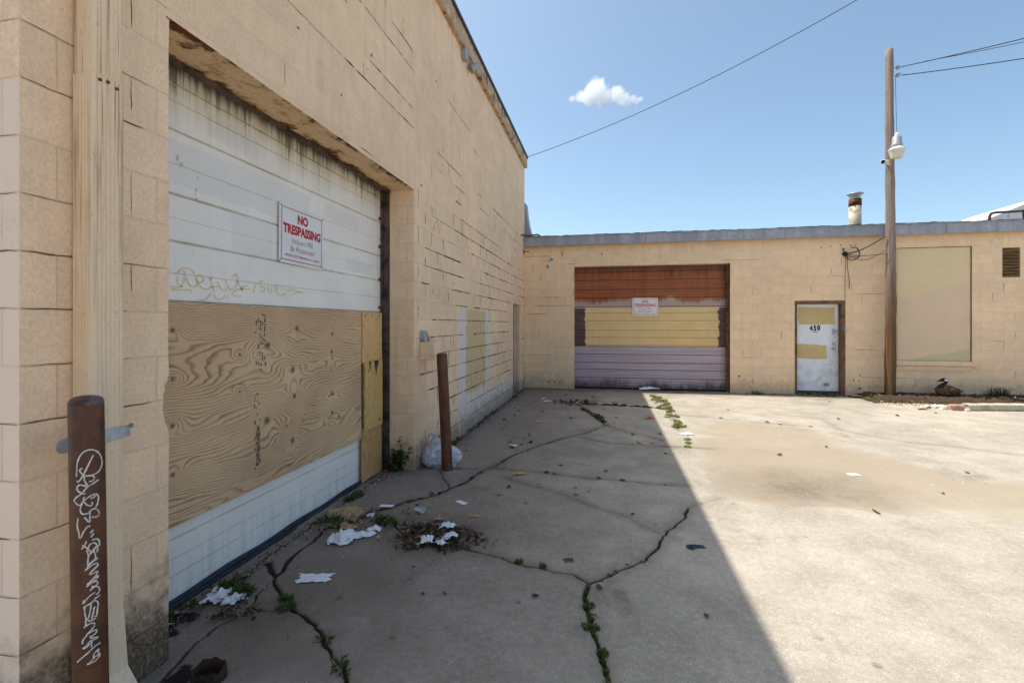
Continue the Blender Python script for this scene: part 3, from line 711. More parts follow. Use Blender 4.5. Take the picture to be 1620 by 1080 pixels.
mb.box(-.05, .085, Y0-.08, .09, TOP+.088, TOP+.108); mb.box(.07, .085, Y0-.08, .09, TOP+.05, TOP+.088)
obj('drip_edge', mb, M['dark_metal'], LB)
# steel lintel over the opening
mb = MB()
n = 60
for j in range(n):                       # slightly buckled, rusting soffit plate
    ya, yb = -9.985+2.98*j/n, -9.985+2.98*(j+1)/n
    za = 3.0055-.004*random.random()
    mb.box(-.262, .003, ya, yb, za, 3.0075)
obj('lintel_plate', mb, M['lintel'], LB)
mb = MB()
mb.box(-.30, -.262, -10.2, -6.9, 3.02, 3.35); mb.box(-.30, -.268, -10.2, -6.9, 2.982, 3.02)
obj('lintel_angle', mb, M['jamb'], LB)
# white sectional door
grooves = [(q[0], q[1]*.62, q[2]) for q in [(2.93,.011,1),(2.83,.006,.5),(2.667,.012,1),(2.478,.005,.35),(2.306,.013,1),(2.17,.004,.25),(2.04,.013,1),(1.859,.006,.5),(1.70,.013,1),(1.5,.006,.5),(1.37,.013,1),(1.2,.006,.5),(1.03,.013,1),(.86,.006,.5),(.69,.013,1),(.52,.006,.4),(.36,.013,.8),(.247,.008,.5),(.151,.01,.7),(.07,.006,.4)]]
prof = [(-.02, 0, 0)]
for z, h, g in sorted(grooves):
    prof += [(z-h*1.1, 0, 0), (z-h*.4, -.009*(.3+g*.7), g), (z+h*.4, -.009*(.3+g*.7), g), (z+h*.9, .0012*g, .15*g), (z+h*2.4, 0, 0)]
prof += [(3.2, 0, 0)]
def ribbed(name, prof, ulist, to3, mat, parent):
    mb = MB(); at = []
    for u in ulist:
        mb.add([to3(u, z, o) for z, o, g in prof]); at += [g for _, _, g in prof]
    k = len(prof)
    for i in range(len(ulist)-1):
        for j in range(k-1): mb.face((i*k+j, (i+1)*k+j, (i+1)*k+j+1, i*k+j+1), 0, False)
    o = obj(name, mb, mat, parent, fix=False)
    a = o.data.attributes.new('groove', 'FLOAT', 'POINT'); a.data.foreach_set('value', at)
    return o
def dent(u, z): return .0008*(float(vnoise(np.array(u*2.1), np.array(z*3.)))-.5)
gd = ribbed('garage_door', prof, [-10.1+3.15*i/60 for i in range(61)], lambda u, z, o: (-.38+o+dent(u, z), u, z), M['white_door'], LB)
mb = MB(); mb.tube([(-.365, -10.1+3.1*i/30, .012+.006*math.sin(i*.9)) for i in range(31)], .022, 8); mb.tube([(-.33, -10.1+3.1*i/30, .008+.004*math.sin(i*1.7)) for i in range(31)], .012, 6)
obj('bottom_seal', mb, M['seal'], gd)
mb = MB(); mb.box(-.34, -.285, -7.036, -7.026, 0, 3.02); mb.box(-.374, -.345, -7.046, -7.028, 0, 3.0); obj('door_track', mb, M['jamb'], LB, bevel=.003)
mb = MB(); mb.box(-.47, -.285, -9.999, -9.97, 0, 3.02); obj('door_track', mb, M['jamb'], LB, bevel=.003)
mb = MB()
for z in (.45, .7, 1.05, 1.4, 1.75, 2.05, 2.4, 2.7): mb = MB(); mb.box(-.374, -.352, -7.088, -7.058, z-.015, z+.015); obj('hinge', mb, M['rust'], gd)
# yellow marker scrawl on the door (metres on the door face: y, z)
def px2door(x, y):        # traced strokes, already undistorted to the door plane
    px, py = 240 + x/2.5714, 80 + y/2.5714
    a = (px-810)/765.; th = math.atan2(150, 765); c, s = math.cos(th), math.sin(th)
    r = (a*c-s, a*s+c, -(py-513)/765.); t = (-.366-2.02)/r[0]
    return (-11.89+t*r[1], 1.57+t*r[2])
ST = [[(86.2,958.1),(111.7,963.6),(130.0,954.4),(139.1,932.5),(141.0,903.3),(133.7,892.4)],[(111.7,917.9),(109.9,939.8),(119.1,954.4),(131.8,961.7)],[(111.7,907.0),(126.4,888.7),(150.1,885.1),(170.2,892.4),(181.1,910.6)],[(148.3,921.6),(155.6,947.1),(170.2,959.9),(188.4,958.1),(192.1,943.5),(186.6,928.9),(199.4,910.6),(214.0,917.9),(215.8,936.2),(199.4,945.3)],[(188.4,930.7),(197.5,950.8),(214.0,967.2),(235.9,970.9),(250.5,958.1)],[(243.2,921.6),(250.5,947.1),(257.8,972.7),(261.4,983.6)],[(250.5,914.3),(246.8,932.5)],[(246.8,961.7),(283.3,958.1)],[(272.4,939.8),(283.3,961.7),(297.9,976.3),(312.6,965.4)],[(307.1,928.9),(312.6,950.8),(327.2,972.7),(349.1,958.1),(356.4,936.2)],[(334.5,921.6),(349.1,908.8),(356.4,925.2),(352.7,939.8)],[(352.7,939.8),(363.7,954.4),(374.6,976.3)],[(392.9,954.4),(367.3,969.0),(403.8,969.0)],[(334.5,985.5),(356.4,970.9),(378.3,972.7)],[(330.8,991.0),(352.7,1000.1),(371.0,998.3)],[(418.4,983.6),(429.4,947.1)],[(458.6,934.4),(444.0,943.5),(447.6,958.1),(465.9,965.4),(458.6,980.0),(444.0,976.3)],[(476.8,954.4),(480.5,976.3),(493.3,985.5)],[(495.1,958.1),(491.5,976.3),(506.1,976.3),(509.7,954.4),(496.9,954.4)],[(513.4,954.4),(517.0,987.3),(538.9,994.6),(549.9,983.6)],[(529.8,954.4),(535.3,972.7)],[(555.3,974.5),(579.1,976.3)],[(571.8,961.7),(590.0,976.3),(619.2,983.6),(597.3,983.6),(580.9,991.0)],[(195.7,1014.7),(221.3,1012.9),(239.5,998.3),(250.5,983.6)],[(261.4,991.0),(263.3,1005.6),(279.7,1011.0),(297.9,1005.6)],[(301.6,991.0),(301.6,1009.2)],[(314.4,994.6),(312.6,1012.9)],[(86.2,970.9),(126.4,972.7),(168.3,974.5)],[(164.7,980.0),(170.2,985.5)]]
mb = MB()
for st in ST:
    p = catmull([Vector((0,)+px2door(*q)) for q in st], 6)
    for a, b in zip(p[:-1], p[1:]):
        d = (b-a); 
        if d.length < 1e-6: continue
        nn = Vector((0, -d.z, d.y)).normalized()*.0027
        mb.poly([(-.3735, *(a-nn)[1:]), (-.3735, *(b-nn)[1:]), (-.3735, *(b+nn)[1:]), (-.3735, *(a+nn)[1:])])
obj('marker_scrawl', mb, M['yellow_ink'], gd)
# small stencil marks high on the door
mb = MB()
for y, z, w, h in ((-9.56,2.5,.012,.05),(-9.53,2.49,.03,.006),(-9.535,2.47,.006,.05),(-9.43,2.36,.01,.03),(-9.44,2.34,.02,.006),(-9.43,2.31,.015,.02),(-9.42,2.44,.012,.014)):
    mb.box(-.3755, -.374, y, y+w*.5, z, z+h*.6)
obj('stencil_mark', mb, M['faint_ink'], gd)
# recessed side doorway at the far end of the wall
mb = MB(); mb.box(-.24, -.2, -1.44, -.66, 0, 2.02)
ed = obj('door', mb, M['brown_frame'], LB)
mb = MB(); mb.box(-.2, -.14, -1.441, -1.40, 0, 2.028); mb.box(-.2, -.14, -.70, -.66, 0, 2.028); mb.box(-.2, -.14, -1.40, -.70, 1.985, 2.028)
obj('door_frame', mb, M['brown_frame'], ed)
mb = MB(); mb.lathe([(.0,-.02),(.028,-.02),(.03,.0),(.02,.025),(0,.03)], (-.17,-1.34,1.0), 12, M=Matrix.Rotation(PI/2, 4, 'Y'), caps=False)
obj('handle', mb, M['galv'], ed)

# corrugated downspout on the near pier
DS = bpy.data.objects.new('downspout', None); DS.parent = LB; DS.location = Vector((.05, -10.29, 0)) - LB.location; COL.objects.link(DS)
def corr(y0, y1, x0, x1):               # section outline with ribs
    pts = []
    def side(a, b, n):
        for i in range(n):
            t = i/n; base = a + (b-a)*t
            nrm = Vector((b-a).yx); nrm = Vector(((b-a).y, -(b-a).x)).normalized()
            pts.append(base + nrm*(.0035 if (i % 2) else -.0005))
    P4 = [Vector((x0,y0)), Vector((x1,y0)), Vector((x1,y1)), Vector((x0,y1))]
    for i in range(4): side(P4[i], P4[(i+1) % 4], 14)
    return pts
def spout(name, secs):
    mb = MB(); rings = []
    for z, y0, y1, x0, x1 in secs:
        o = corr(y0, y1, x0, x1); rings.append(mb.add([(p.x, p.y, z) for p in o])); k = len(o)
    for a, b in zip(rings[:-1], rings[1:]):
        for i in range(k): mb.face((a+i, a+(i+1) % k, b+(i+1) % k, b+i), 0, False)
    mb.face([rings[0]+i for i in range(k)]); mb.face([rings[-1]+i for i in range(k)])
    return obj(name, mb, M['downspout'], DS)
spout('lower_section', [(.40,-10.392,-10.276,.006,.105),(2.53,-10.392,-10.276,.006,.105)])
spout('upper_section', [(2.50,-10.386,-10.284,.012,.098),(2.56,-10.389,-10.28,.01,.102),(5.5,-10.389,-10.28,.01,.102)])
spout('shoe', [(.05,-10.39,-10.268,.12,.23),(.12,-10.393,-10.27,.07,.175),(.2,-10.394,-10.274,.02,.125),(.42,-10.394,-10.274,.004,.107)])
mb = MB()
pl = [(-10.525+.025-.025*math.cos(a), 1.135+.027*math.sin(a)) for a in [PI/2-PI*i/8 for i in range(9)]]
pl = [(-10.5-.025*math.cos(PI*i/8-PI/2), 1.135-.027*math.sin(PI*i/8-PI/2)) for i in range(9)]+[(-10.25,1.115),(-10.254,1.162)]
mb.prism(pl, lambda a, b: (.1085, a, b), lambda a, b: (.1115, a, b)); mb.box(.1115, .13, -10.258, -10.253, 1.15, 1.168)
obj('strap', mb, M['galv'], DS, bevel=.001)
mb = MB()
for y, z in ((-10.37,2.51),(-10.34,2.515),(-10.305,2.505)):
    mb = MB(); mb.lathe([(.0,0),(.007,0),(.006,.004),(0,.005)], (.1075,y,z), 8, M=Matrix.Rotation(PI/2, 4, 'Y'), caps=False); obj('screw', mb, M['rust'], DS)

# little iron stubs at the inner corner and the metal flare behind the corner
mb = MB(); mb.tube([(.0,-.5,3.705),(.1,-.2,3.74),(.34,.02,3.8),(.46,.3,3.72)], .018, 8)
obj('pipe_stub', mb, M['jamb'], LB)
mb = MB(); mb.tube([(-.01,-.12,3.36),(.14,-.12,3.36)], .01, 6); mb.box(-.002,.01,-.16,-.08,3.3,3.42)
obj('pipe_stub', mb, M['jamb'], LB)
mb = MB(); pl = [(-.4,3.72),(.2,3.72),(.13,3.88),(.075,4.1),(.035,4.35),(.01,4.62),(-.4,4.62)]
mb.prism(pl, lambda a, b: (a, .12, b), lambda a, b: (a, .5, b)); obj('metal_flashing', mb, M['fascia'], LB)

# floodlight under the eave, junction boxes by the pier
fl = thing('floodlight', 'grey twin floodlight with metal box, mounted high under the roof trim', 'floodlight', (0, -5.2, 5.35))
mb = MB(); mb.box(.002, .07, -5.34, -5.2, 5.33, 5.5); mb.box(.01, .05, -5.33, -5.28, 5.5, 5.58); obj('junction_box', mb, M['grey_cast'], fl, bevel=.006)
mb = MB(); mb.tube([(.04,-5.2,5.4),(.06,-5.1,5.4),(.07,-5.04,5.38)], .013, 8); obj('arm', mb, M['grey_cast'], fl)
mb = MB(); mb.lathe([(.0,-.1),(.03,-.1),(.04,-.06),(.055,.02),(.07,.07),(.062,.07),(0,.05)], (.1,-4.98,5.37), 16, M=Matrix.Rotation(2.2, 4, Vector((.25,-1,.1))), caps=False); obj('lamp_head', mb, M['grey_cast'], fl)
jb = thing('junction_box', 'weathered tan electrical box with one rusty orange end, on the wall by the far bollard', 'electrical box', (0, -6.7, 1.17))
mb = MB(); mb.box(.002, .17, -6.87, -6.60, 1.18, 1.375); obj('box_body', mb, M['wall_left'], jb, bevel=.004)
mb = MB(); mb.box(.02, .165, -6.598, -6.594, 1.27, 1.37); obj('rusty_panel', mb, M['rust'], jb)
mb = MB(); mb.box(.02, .165, -6.599, -6.5955, 1.185, 1.268); obj('opening', mb, M['black'], jb)
cb = thing('conduit_box', 'small grey conduit fitting sitting above the weathered tan electrical box', 'conduit box', (0, -6.82, 1.378))
mb = MB(); mb.box(.002, .06, -6.865, -6.77, 1.385, 1.50); obj('box_body', mb, M['galv'], cb, bevel=.006)
mb = MB(); mb.tube([(.035,-6.78,1.43),(.04,-6.72,1.43),(.04,-6.70,1.42),(.04,-6.70,1.378)], .012, 8); obj('conduit', mb, M['galv'], cb)
mb = MB(); mb.lathe([(0,0),(.02,0),(.016,.012),(0,.014)], (.06,-6.80,1.455), 10, M=Matrix.Rotation(PI/2,4,'Y'), caps=False); obj('cover_cap', mb, M['grey_cast'], cb)

# ================================================================== BACK BUILDING
BB = thing('low_building', 'low tan painted block building across the back of the lot with grey metal roof edge', 'building', (6., .3, 0.))
BO = (1.232, 4.805, -.1, 2.98); BD = (6.17, 7.185, -.1, 2.095); BW = (8.19, 9.59, .785, 3.225); BV = (10.135, 10.45, 2.555, 3.17)
H2 = 3.56
mb = MB()
wall(BY, [.002, 1.232, 4.805, 6.17, 7.185, 8.19, 9.59, 10.135, 10.45, 22.], [-.1, 0, .785, 2.095, 2.555, 2.98, 3.17, 3.225, H2], [BO, BD, BW, BV], .28, mb)
joints(mb, BY, .03, 13., .2, H2-.1, .2, [BO, BD, BW, BV], lambda u, z, v: (.13 if not v else .12)*(2. if u < 1.3 else 1.), lambda u, z: .007)
for u, z, w, h in ((.62,.16,.1,.035),(.76,.155,.09,.03),(.88,.15,.08,.03),(7.35,.35,.02,.1),(7.46,.33,.03,.05),(7.47,.16,.06,.06),(6.9,3.3,.03,.03),(6.7,3.28,.03,.04),(7.1,3.32,.04,.03),(7.3,3.31,.05,.03),(7.38,3.31,.05,.02),(1.9,3.27,.03,.08),(.95,3.3,.025,.15),(5.0,.38,.08,.04),(7.47,.45,.04,.03)):
    mb.poly([(u+w*.5*math.cos(a)*random.uniform(.7,1), -.0018, z+h*.5*math.sin(a)*random.uniform(.7,1)) for a in [i*PI/5 for i in range(10)]], 1)
obj('wall', mb, [M['wall_back'], M['crack']], BB, bevel=.006)
mb = MB(); mb.box(-4., -.002, .3, .5, 0, H2); mb.box(21.9, 22.2, .29, 12, 0, H2); mb.box(-4, 22.2, 12, 12.2, 0, H2)
obj('wall', mb, M['wall_back'], BB)
mb = MB(); mb.box(-4, 22.3, -.06, 12.3, H2+.004, H2+.12)
rf2 = obj('roof', mb, M['roof'], BB)
mb = MB(); xs = [.005, 2.926, 5.946, 9.057, 12.1, 15.1, 18.1, 22.4]
for i, (a, b) in enumerate(zip(xs[:-1], xs[1:])):
    d = .004*(i % 2); mb.box(a+.003, b-.003, -.10-d, -.062, 3.492+d, 3.705)
    mb.box(a+.003, b-.003, -.115-d, -.062, 3.706, 3.722)
obj('roof_edge', mb, M['fascia'], BB, bevel=.003)
mb = MB()
for i in range(150):
    a = .02+i*.12; mb.box(a, a+.119, -.095, .3, 3.723, 3.728+random.random()*.014+ .012*float(vnoise(np.array(a*1.3), np.array(2.))))
obj('roofing_felt', mb, M['dark_metal'], rf2)
# garage door of the back building
lines = [2.82,2.62,2.39,2.19,1.975,1.82,1.63,1.4,1.22,1.035,.81,.61,.44,.235]
prof = [(0, 0, 0)]
zz = .03
for z in sorted(lines + [l - d for l in lines for d in (.05,.1,.15) if l - d > .02]):
    big = z in lines
    h = .009 if big else .004
    if z - h*1.2 <= prof[-1][0]+.004: continue
    prof += [(z-h*1.2, 0, 0), (z-h*.5, -.012 if big else -.004, 1 if big else .22), (z+h*.5, -.012 if big else -.004, 1 if big else .22), (z+h*1.3, 0, 0)]
prof += [(3.1, 0, 0)]
bd = ribbed('garage_door', prof, [1.1+3.8*i/60 for i in range(61)], lambda u, z, o: (u, .2-o+.006*(float(vnoise(np.array(u*1.2), np.array(z*2.)))-.5), z+.03), M['brown_door'], BB)
mb = MB(); mb.box(4.755, 4.803, .13, .19, 0, 2.976); mb.box(1.2, 4.803, .2, .26, 2.955, 3.05); mb.box(4.80, 4.802, .0, .13, 0, 2.97)
obj('door_frame', mb, M['brown_frame'], BB, bevel=.003)
mb = MB(); mb.box(1.234, 4.75, .15, .23, -.02, .028); obj('bottom_seal', mb, M['black'], bd)
# entry door 450
mb = MB()
for a, b, c, d in ((6.171,6.212,0,2.093),(7.10,7.184,0,2.093),(6.212,7.10,2.03,2.093)): mb.box(a, b, -.012, .2, c, d)
efr = obj('door_frame', mb, M['brown_frame'], BB, bevel=.004)
mb = MB(); mb.box(6.215, 7.097, .115, .16, .075, 2.026)
ent = obj('door', mb, M['entry_door'], BB, bevel=.004)
mb = MB(); mb.box(6.2, 7.11, .02, .28, -.02, .06); obj('threshold', mb, M['dark_metal'], BB)
Ry = Matrix.Rotation(PI/2, 4, 'X')      # lathe axis to -y
def knob(y, x, z, r): 
    mb = MB(); mb.lathe([(0,0),(r,0),(r,.008),(r*.55,.012),(r*.5,.03),(r*.85,.04),(r*.8,.06),(0,.065)], (x,y,z), 16, M=Ry, caps=False); return mb
obj('handle', knob(.114, 7.0, 1.03, .036), M['galv'], ent)
mb = MB(); mb.lathe([(0,0),(.034,0),(.032,.014),(.015,.016),(0,.017)], (7.0,.114,1.14), 16, M=Ry, caps=False); obj('deadbolt', mb, M['galv'], ent)
mb = MB(); mb.box(6.98, 7.13, .085, .113, 1.40, 1.43); mb.box(6.975,7.02,.09,.114,1.35,1.47); mb.box(7.165,7.20,-.03,-.013,1.41,1.5); obj('hasp', mb, M['galv'], ent, bevel=.003)

# ---- lettering
def text_faces(body, w, h, bold=0., shear=0.):
    cu = bpy.data.curves.new('t', 'FONT'); cu.body = body; cu.align_x = 'CENTER'; cu.size = 1.; cu.offset = bold; cu.shear = shear; cu.resolution_u = 4
    o = bpy.data.objects.new('t', cu); COL.objects.link(o)
    dg = bpy.context.evaluated_depsgraph_get(); me = bpy.data.meshes.new_from_object(o.evaluated_get(dg))
    vs = [v.co.copy() for v in me.vertices]; fs = [tuple(p.vertices) for p in me.polygons]
    bpy.data.objects.remove(o); bpy.data.curves.remove(cu); bpy.data.meshes.remove(me)
    x0 = min(v.x for v in vs); x1 = max(v.x for v in vs); y0 = min(v.y for v in vs); y1 = max(v.y for v in vs)
    return [((v.x-(x0+x1)/2)/(x1-x0)*w, (v.y-(y0+y1)/2)/(y1-y0)*h) for v in vs], fs
def lettering(name, items, place, mat, parent):
    mb = MB()
    for body, u, v, w, h, bold, shear in items:
        vs, fs = text_faces(body, w, h, bold, shear); n = mb.add([place(u+a, v+b) for a, b in vs])
        for f in fs: mb.face([n+i for i in f])
    return obj(name, mb, mat, parent, fix=False)
lettering('house_number', [('4', 6.543, 1.487, .066, .125, .05, 0), ('5', 6.62, 1.487, .06, .125, .05, 0), ('0', 6.697, 1.492, .064, .13, .07, 0)], lambda a, b: (a, .1135, b), M['num'], ent)
mb = MB(); mb.box(6.57,6.66,.113,.1145,1.395,1.405); mb.box(6.63,6.68,.113,.1143,1.385,1.397); obj('number_smudge', mb, M['num'], ent)

# boarded window, sill, louvre
mb = MB(); mb.box(8.2, 9.58, .03, .06, .79, 3.22)
ip = obj('window_panel', mb, M['infill'], BB)
mb = MB()
for a, b, c, d in ((8.191,8.2,.787,3.224),(9.58,9.589,.787,3.224),(8.2,9.58,3.215,3.224)): mb.box(a, b, .012, .055, c, d)
obj('caulk_line', mb, M['jamb'], ip)
mb = MB(); mb.box(8.14, 9.64, -.06, -.002, .685, .78); obj('window_sill', mb, M['wall_back'], BB, bevel=.006)
mb = MB(); mb.box(8.14, 9.56, -.03, -.002, .585, .678); obj('window_sill', mb, M['wall_back'], BB, bevel=.004)
mb = MB(); mb.box(10.14, 10.446, .05, .08, 2.56, 3.166)
lv = obj('vent_panel', mb, M['louver'], BB)
mb = MB()
for i in range(9):
    z = 2.59+.066*i; Mx = Matrix.Translation((10.293, .02, z)) @ Matrix.Rotation(.7, 4, 'X'); mb.box(-.146,.146,-.035,.035,-.006,.006, 0, Mx)
obj('slat', mb, M['louver'], lv)
# flue on the roof, and the low white roof plant with its pipe
mb = MB(); mb.lathe([(.14,3.68),(.135,4.75)], (8.28,2.,0), 24); fl2 = obj('flue_pipe', mb, M['flue'], rf2)
mb = MB(); mb.lathe([(.137,4.60),(.142,4.60),(.142,4.78),(.137,4.78)], (8.28,2,0), 24, caps=False); obj('rust_band', mb, M['rust'], fl2)
mb = MB(); mb.lathe([(.12,4.78),(.12,4.86),(.14,4.87),(.145,4.89),(.185,4.90),(.188,4.92),(.1,4.95),(0,4.955)], (8.28,2,0), 28, caps=False); obj('rain_cap', mb, M['galv'], fl2)
mb = MB(); mb.lathe([(.13,3.68),(.2,3.74),(.09,3.92),(0,3.96)], (8.6,2.3,0), 12); obj('roof_vent', mb, M['jamb'], rf2)
pl_ = thing('roof_hood', 'white sloping roof hood standing on the back roof at the right edge', 'roof hood', (13., 4., 3.7))
mb = MB(); A = [(11.55,4.25),(11.75,4.31),(13.,4.86),(16,4.86),(16,3.68),(11.55,3.68)]
mb.prism(A, lambda a, b: (a, 3.02, b), lambda a, b: (a, 5.5, b)); obj('hood_body', mb, M['white_plastic'], pl_, bevel=.03)
mb = MB(); mb.box(12.3, 12.32, 3.0, 3.018, 3.9, 4.5); obj('seam', mb, M['galv'], pl_)
mb = MB(); mb.box(13.6, 13.62, 3.0, 3.018, 3.9, 4.85); obj('seam', mb, M['galv'], pl_)
rp = thing('roof_pipe', 'dark bent pipe rising above the back roof in front of the white hood', 'pipe', (11.6, 2.6, 3.68))
mb = MB(); mb.tube(catmull([(11.62,2.6,3.68),(11.62,2.6,4.1),(11.64,2.6,4.36),(11.75,2.6,4.42),(12.1,2.6,4.43),(12.5,2.6,4.45)], 4), .032, 10); obj('pipe', mb, M['jamb'], rp)
mb = MB(); mb.tube([(12.35,2.6,4.44),(12.37,2.6,4.2),(12.42,2.6,3.7)], .02, 8); obj('brace', mb, M['jamb'], rp)
# paint-splashed hook on the wall by the corner
hk = thing('wall_hook', 'small iron hook on a bare white patch of wall near the inner corner', 'hook', (.66, 0, 3.0))
mb = MB(); pts = [(.58,3.0),(.63,3.02),(.68,3.06),(.72,3.11),(.745,3.16),(.74,3.2),(.70,3.23),(.65,3.22),(.625,3.18),(.63,3.13),(.66,3.11),(.665,3.07),(.62,3.03)]
mb.prism(pts, lambda a, b: (a, -.002, b), lambda a, b: (a, -.007, b)); obj('bare_patch', mb, M['white_plastic'], hk)
mb = MB(); mb.tube(catmull([(.665,-.008,3.13),(.655,-.02,3.17),(.68,-.03,3.19),(.705,-.03,3.17),(.7,-.02,3.14)], 4), .009, 6); mb.tube([(.59,-.008,2.95),(.59,-.02,3.03)], .009, 6); mb.tube([(.56,-.01,3.0),(.615,-.01,3.0)], .006, 6); obj('hook', mb, M['jamb'], hk)

# ================================================================== SIGNS
def sign(name, label, center, R, w, h, plate, txt, vfade):
    bd_ = .02 if vfade else .05
    c = Vector(center)
    t = thing(name, label, 'sign', c, 'no trespassing signs')
    P = lambda d: (lambda a, b: tuple(c + R @ Vector((a, b, d))))
    def rr(w, h, r, n=6):
        return [(sx*(w/2-r)+r*math.cos(a0+i*PI/2/n), sy*(h/2-r)+r*math.sin(a0+i*PI/2/n)) for sx, sy, a0 in ((1,1,0),(-1,1,PI/2),(-1,-1,PI),(1,-1,1.5*PI)) for i in range(n+1)]
    mb = MB(); mb.prism(rr(w, h, .03), P(.0), P(.003)); obj('sign_plate', mb, plate, t)
    mb = MB(); o = rr(w-.05, h-.05, .02); i_ = rr(w-.062, h-.062, .015); n = mb.add([P(.0042)(*q) for q in o]); k = len(o); n2 = mb.add([P(.0042)(*q) for q in i_])
    for i in range(k): mb.face((n+i, n+(i+1) % k, n2+(i+1) % k, n2+i))
    obj('border', mb, M['red'] if not vfade else M['fade_red'], t, fix=False)
    lettering('heading', [('NO', 0, .135, .135, .075, bd_, 0), ('TRESPASSING', 0, .042, w*.845, .076, bd_, 0)], P(.0042), M['red'], t)
    lettering('warning_text', [('Violators Will', 0, -.043, .27, .044, -.004, .25), ('Be Prosecuted', 0, -.104, .31, .044, .0, .25)], P(.0042), M['fade_red'], t)
    lettering('ordinance_text', [('WICHITA CITY ORDINANCE Sec. 5.66.050', 0, -.160, w*.76, .018, .012, 0)], P(.0042), M['red'] if not vfade else M['fade_red'], t)
    mb = MB()
    for sx in (-1, 1):
        for sy in (-1, 1): mb = MB(); mb.lathe([(0,0),(.007,0),(.006,.003),(0,.004)], P(.003)(sx*(w/2-.022), sy*(h/2-.022)), 8, M=R.to_4x4(), caps=False); obj('screw', mb, M['grey_ink'], t)
RL = Matrix(((0,0,1),(1,0,0),(0,1,0))); RB = Matrix(((1,0,0),(0,0,-1),(0,1,0)))
sign('warning_sign', 'white and red no trespassing sign on the big white roll door in the foreground', (-.366,-8.421,2.257), RL @ Matrix.Rotation(-.012, 3, 'Z'), .57, .45, M['sign'], 0, False)
sign('warning_sign', 'small faded no trespassing sign on the striped brown, yellow and lilac door', (2.925,.185,1.99), RB, .60, .44, M['sign_pink'], 0, True)
# ================================================================== PLYWOOD AND BOARDS
ny2, nz2 = 490, 252
yv = np.linspace(-9.962, -7.522, ny2); zv = np.linspace(.447, 1.697, nz2)
YY, ZZ = np.meshgrid(yv, zv, indexing='ij')
wy = (fbm(YY*2., ZZ*3, 3, 101)-.5)*.35; wz = (fbm(YY*2.6, ZZ*4, 4, 111)-.5)*.10
grain = 42*(ZZ+wz*.6) + 19*fbm((YY+wy*.7)*.48, (ZZ+wz)*3.4, 3, 121) + 1.6*fbm(YY*3.1, ZZ*16, 3, 125)
knot = np.zeros_like(YY)
KN = [(-8.522,1.539,1.),(-8.849,1.422,1.1),(-8.027,1.486,.8),(-8.036,1.33,.9),(-8.574,1.223,1.15),(-8.552,1.019,1.),(-8.027,.967,.85),(-8.027,.795,.85),(-8.859,.89,1.2),(-8.574,.68,1.1),(-9.618,1.538,.6),(-9.618,1.267,.5),(-9.618,1.007,.6),(-9.618,.736,.6),(-9.117,1.372,.5),(-8.645,.807,.45),(-8.415,.849,.3),(-9.12,1.13,.45),(-8.05,1.17,.4)]
for ky, kz, s in KN:
    dy = YY-ky; dz = ZZ-kz
    grain += (2.6+1.6*s)*np.exp(-((dy/(.10*s+.02))**2 + (dz/(.065*s+.01))**2))*np.sign(math.sin(ky*91+kz*57)) + 1.1*np.exp(-((dy/.06)**2+(dz/.2)**2))*(s > .62)
    knot = np.maximum(knot, np.clip(1.25-np.hypot(dy/(.026*s+.004), dz/(.024*s+.004))*(.8+.4*fbm(YY*30, ZZ*30, 2, 131)), 0, 1))
XX = -.345 + .006*(fbm(YY*1.1, ZZ*1.1, 2, 141)-.5) + .012*np.clip((YY+7.75)/.25, 0, 1)*np.abs(ZZ-1.1)*.6
me = bpy.data.meshes.new('plywood_sheet'); idx = np.arange(ny2*nz2).reshape(ny2, nz2)
q = np.stack([idx[:-1,:-1], idx[1:,:-1], idx[1:,1:], idx[:-1,1:]], -1).reshape(-1,4)
me.vertices.add(ny2*nz2); me.vertices.foreach_set('co', np.stack([XX,YY,ZZ],-1).astype(np.float32).ravel())
me.loops.add(q.size); me.loops.foreach_set('vertex_index', q.astype(np.int32).ravel())
me.polygons.add(len(q)); me.polygons.foreach_set('loop_start', np.arange(0, q.size, 4, dtype=np.int32)); me.polygons.foreach_set('use_smooth', np.ones(len(q), bool))
for nm, arr in (('grain', grain), ('knot', knot)): me.attributes.new(nm, 'FLOAT', 'POINT').data.foreach_set('value', arr.astype(np.float32).ravel())
me.update(calc_edges=True); me.materials.append(M['plywood'])
pw = bpy.data.objects.new('plywood_sheet', me); link(pw)
so = pw.modifiers.new('Solidify', 'SOLIDIFY'); so.thickness = .016; so.offset = -1
tag(pw, 'large weathered plywood sheet with knots, boarding up the lower half of the white roll door', 'plywood sheet')
mb = MB()                                # smeared grade stamps, no longer readable
for y0, z0, z1, cols, dens in ((-8.975,1.24,1.63,5,.5),(-8.985,.57,1.08,3,.42)):
    for c_ in range(cols):
        z = z0+random.random()*.05
        while z < z1:
            L = random.uniform(.006,.03)
            if random.random() < dens: 
                y = y0+c_*.022+random.uniform(-.004,.004); w = random.uniform(.002,.012)
                mb.box(-.3425, -.3405, y, y+w, z, z+L)
            z += L+random.uniform(.004,.02)
for i in range(22):
    z = .60+.012*i; y = -8.965+random.uniform(-.008,.008); mb.box(-.3425,-.3400, y, y+random.uniform(.008,.03), z, z+.007)
obj('grade_stamp', mb, M['grey_ink'], pw)
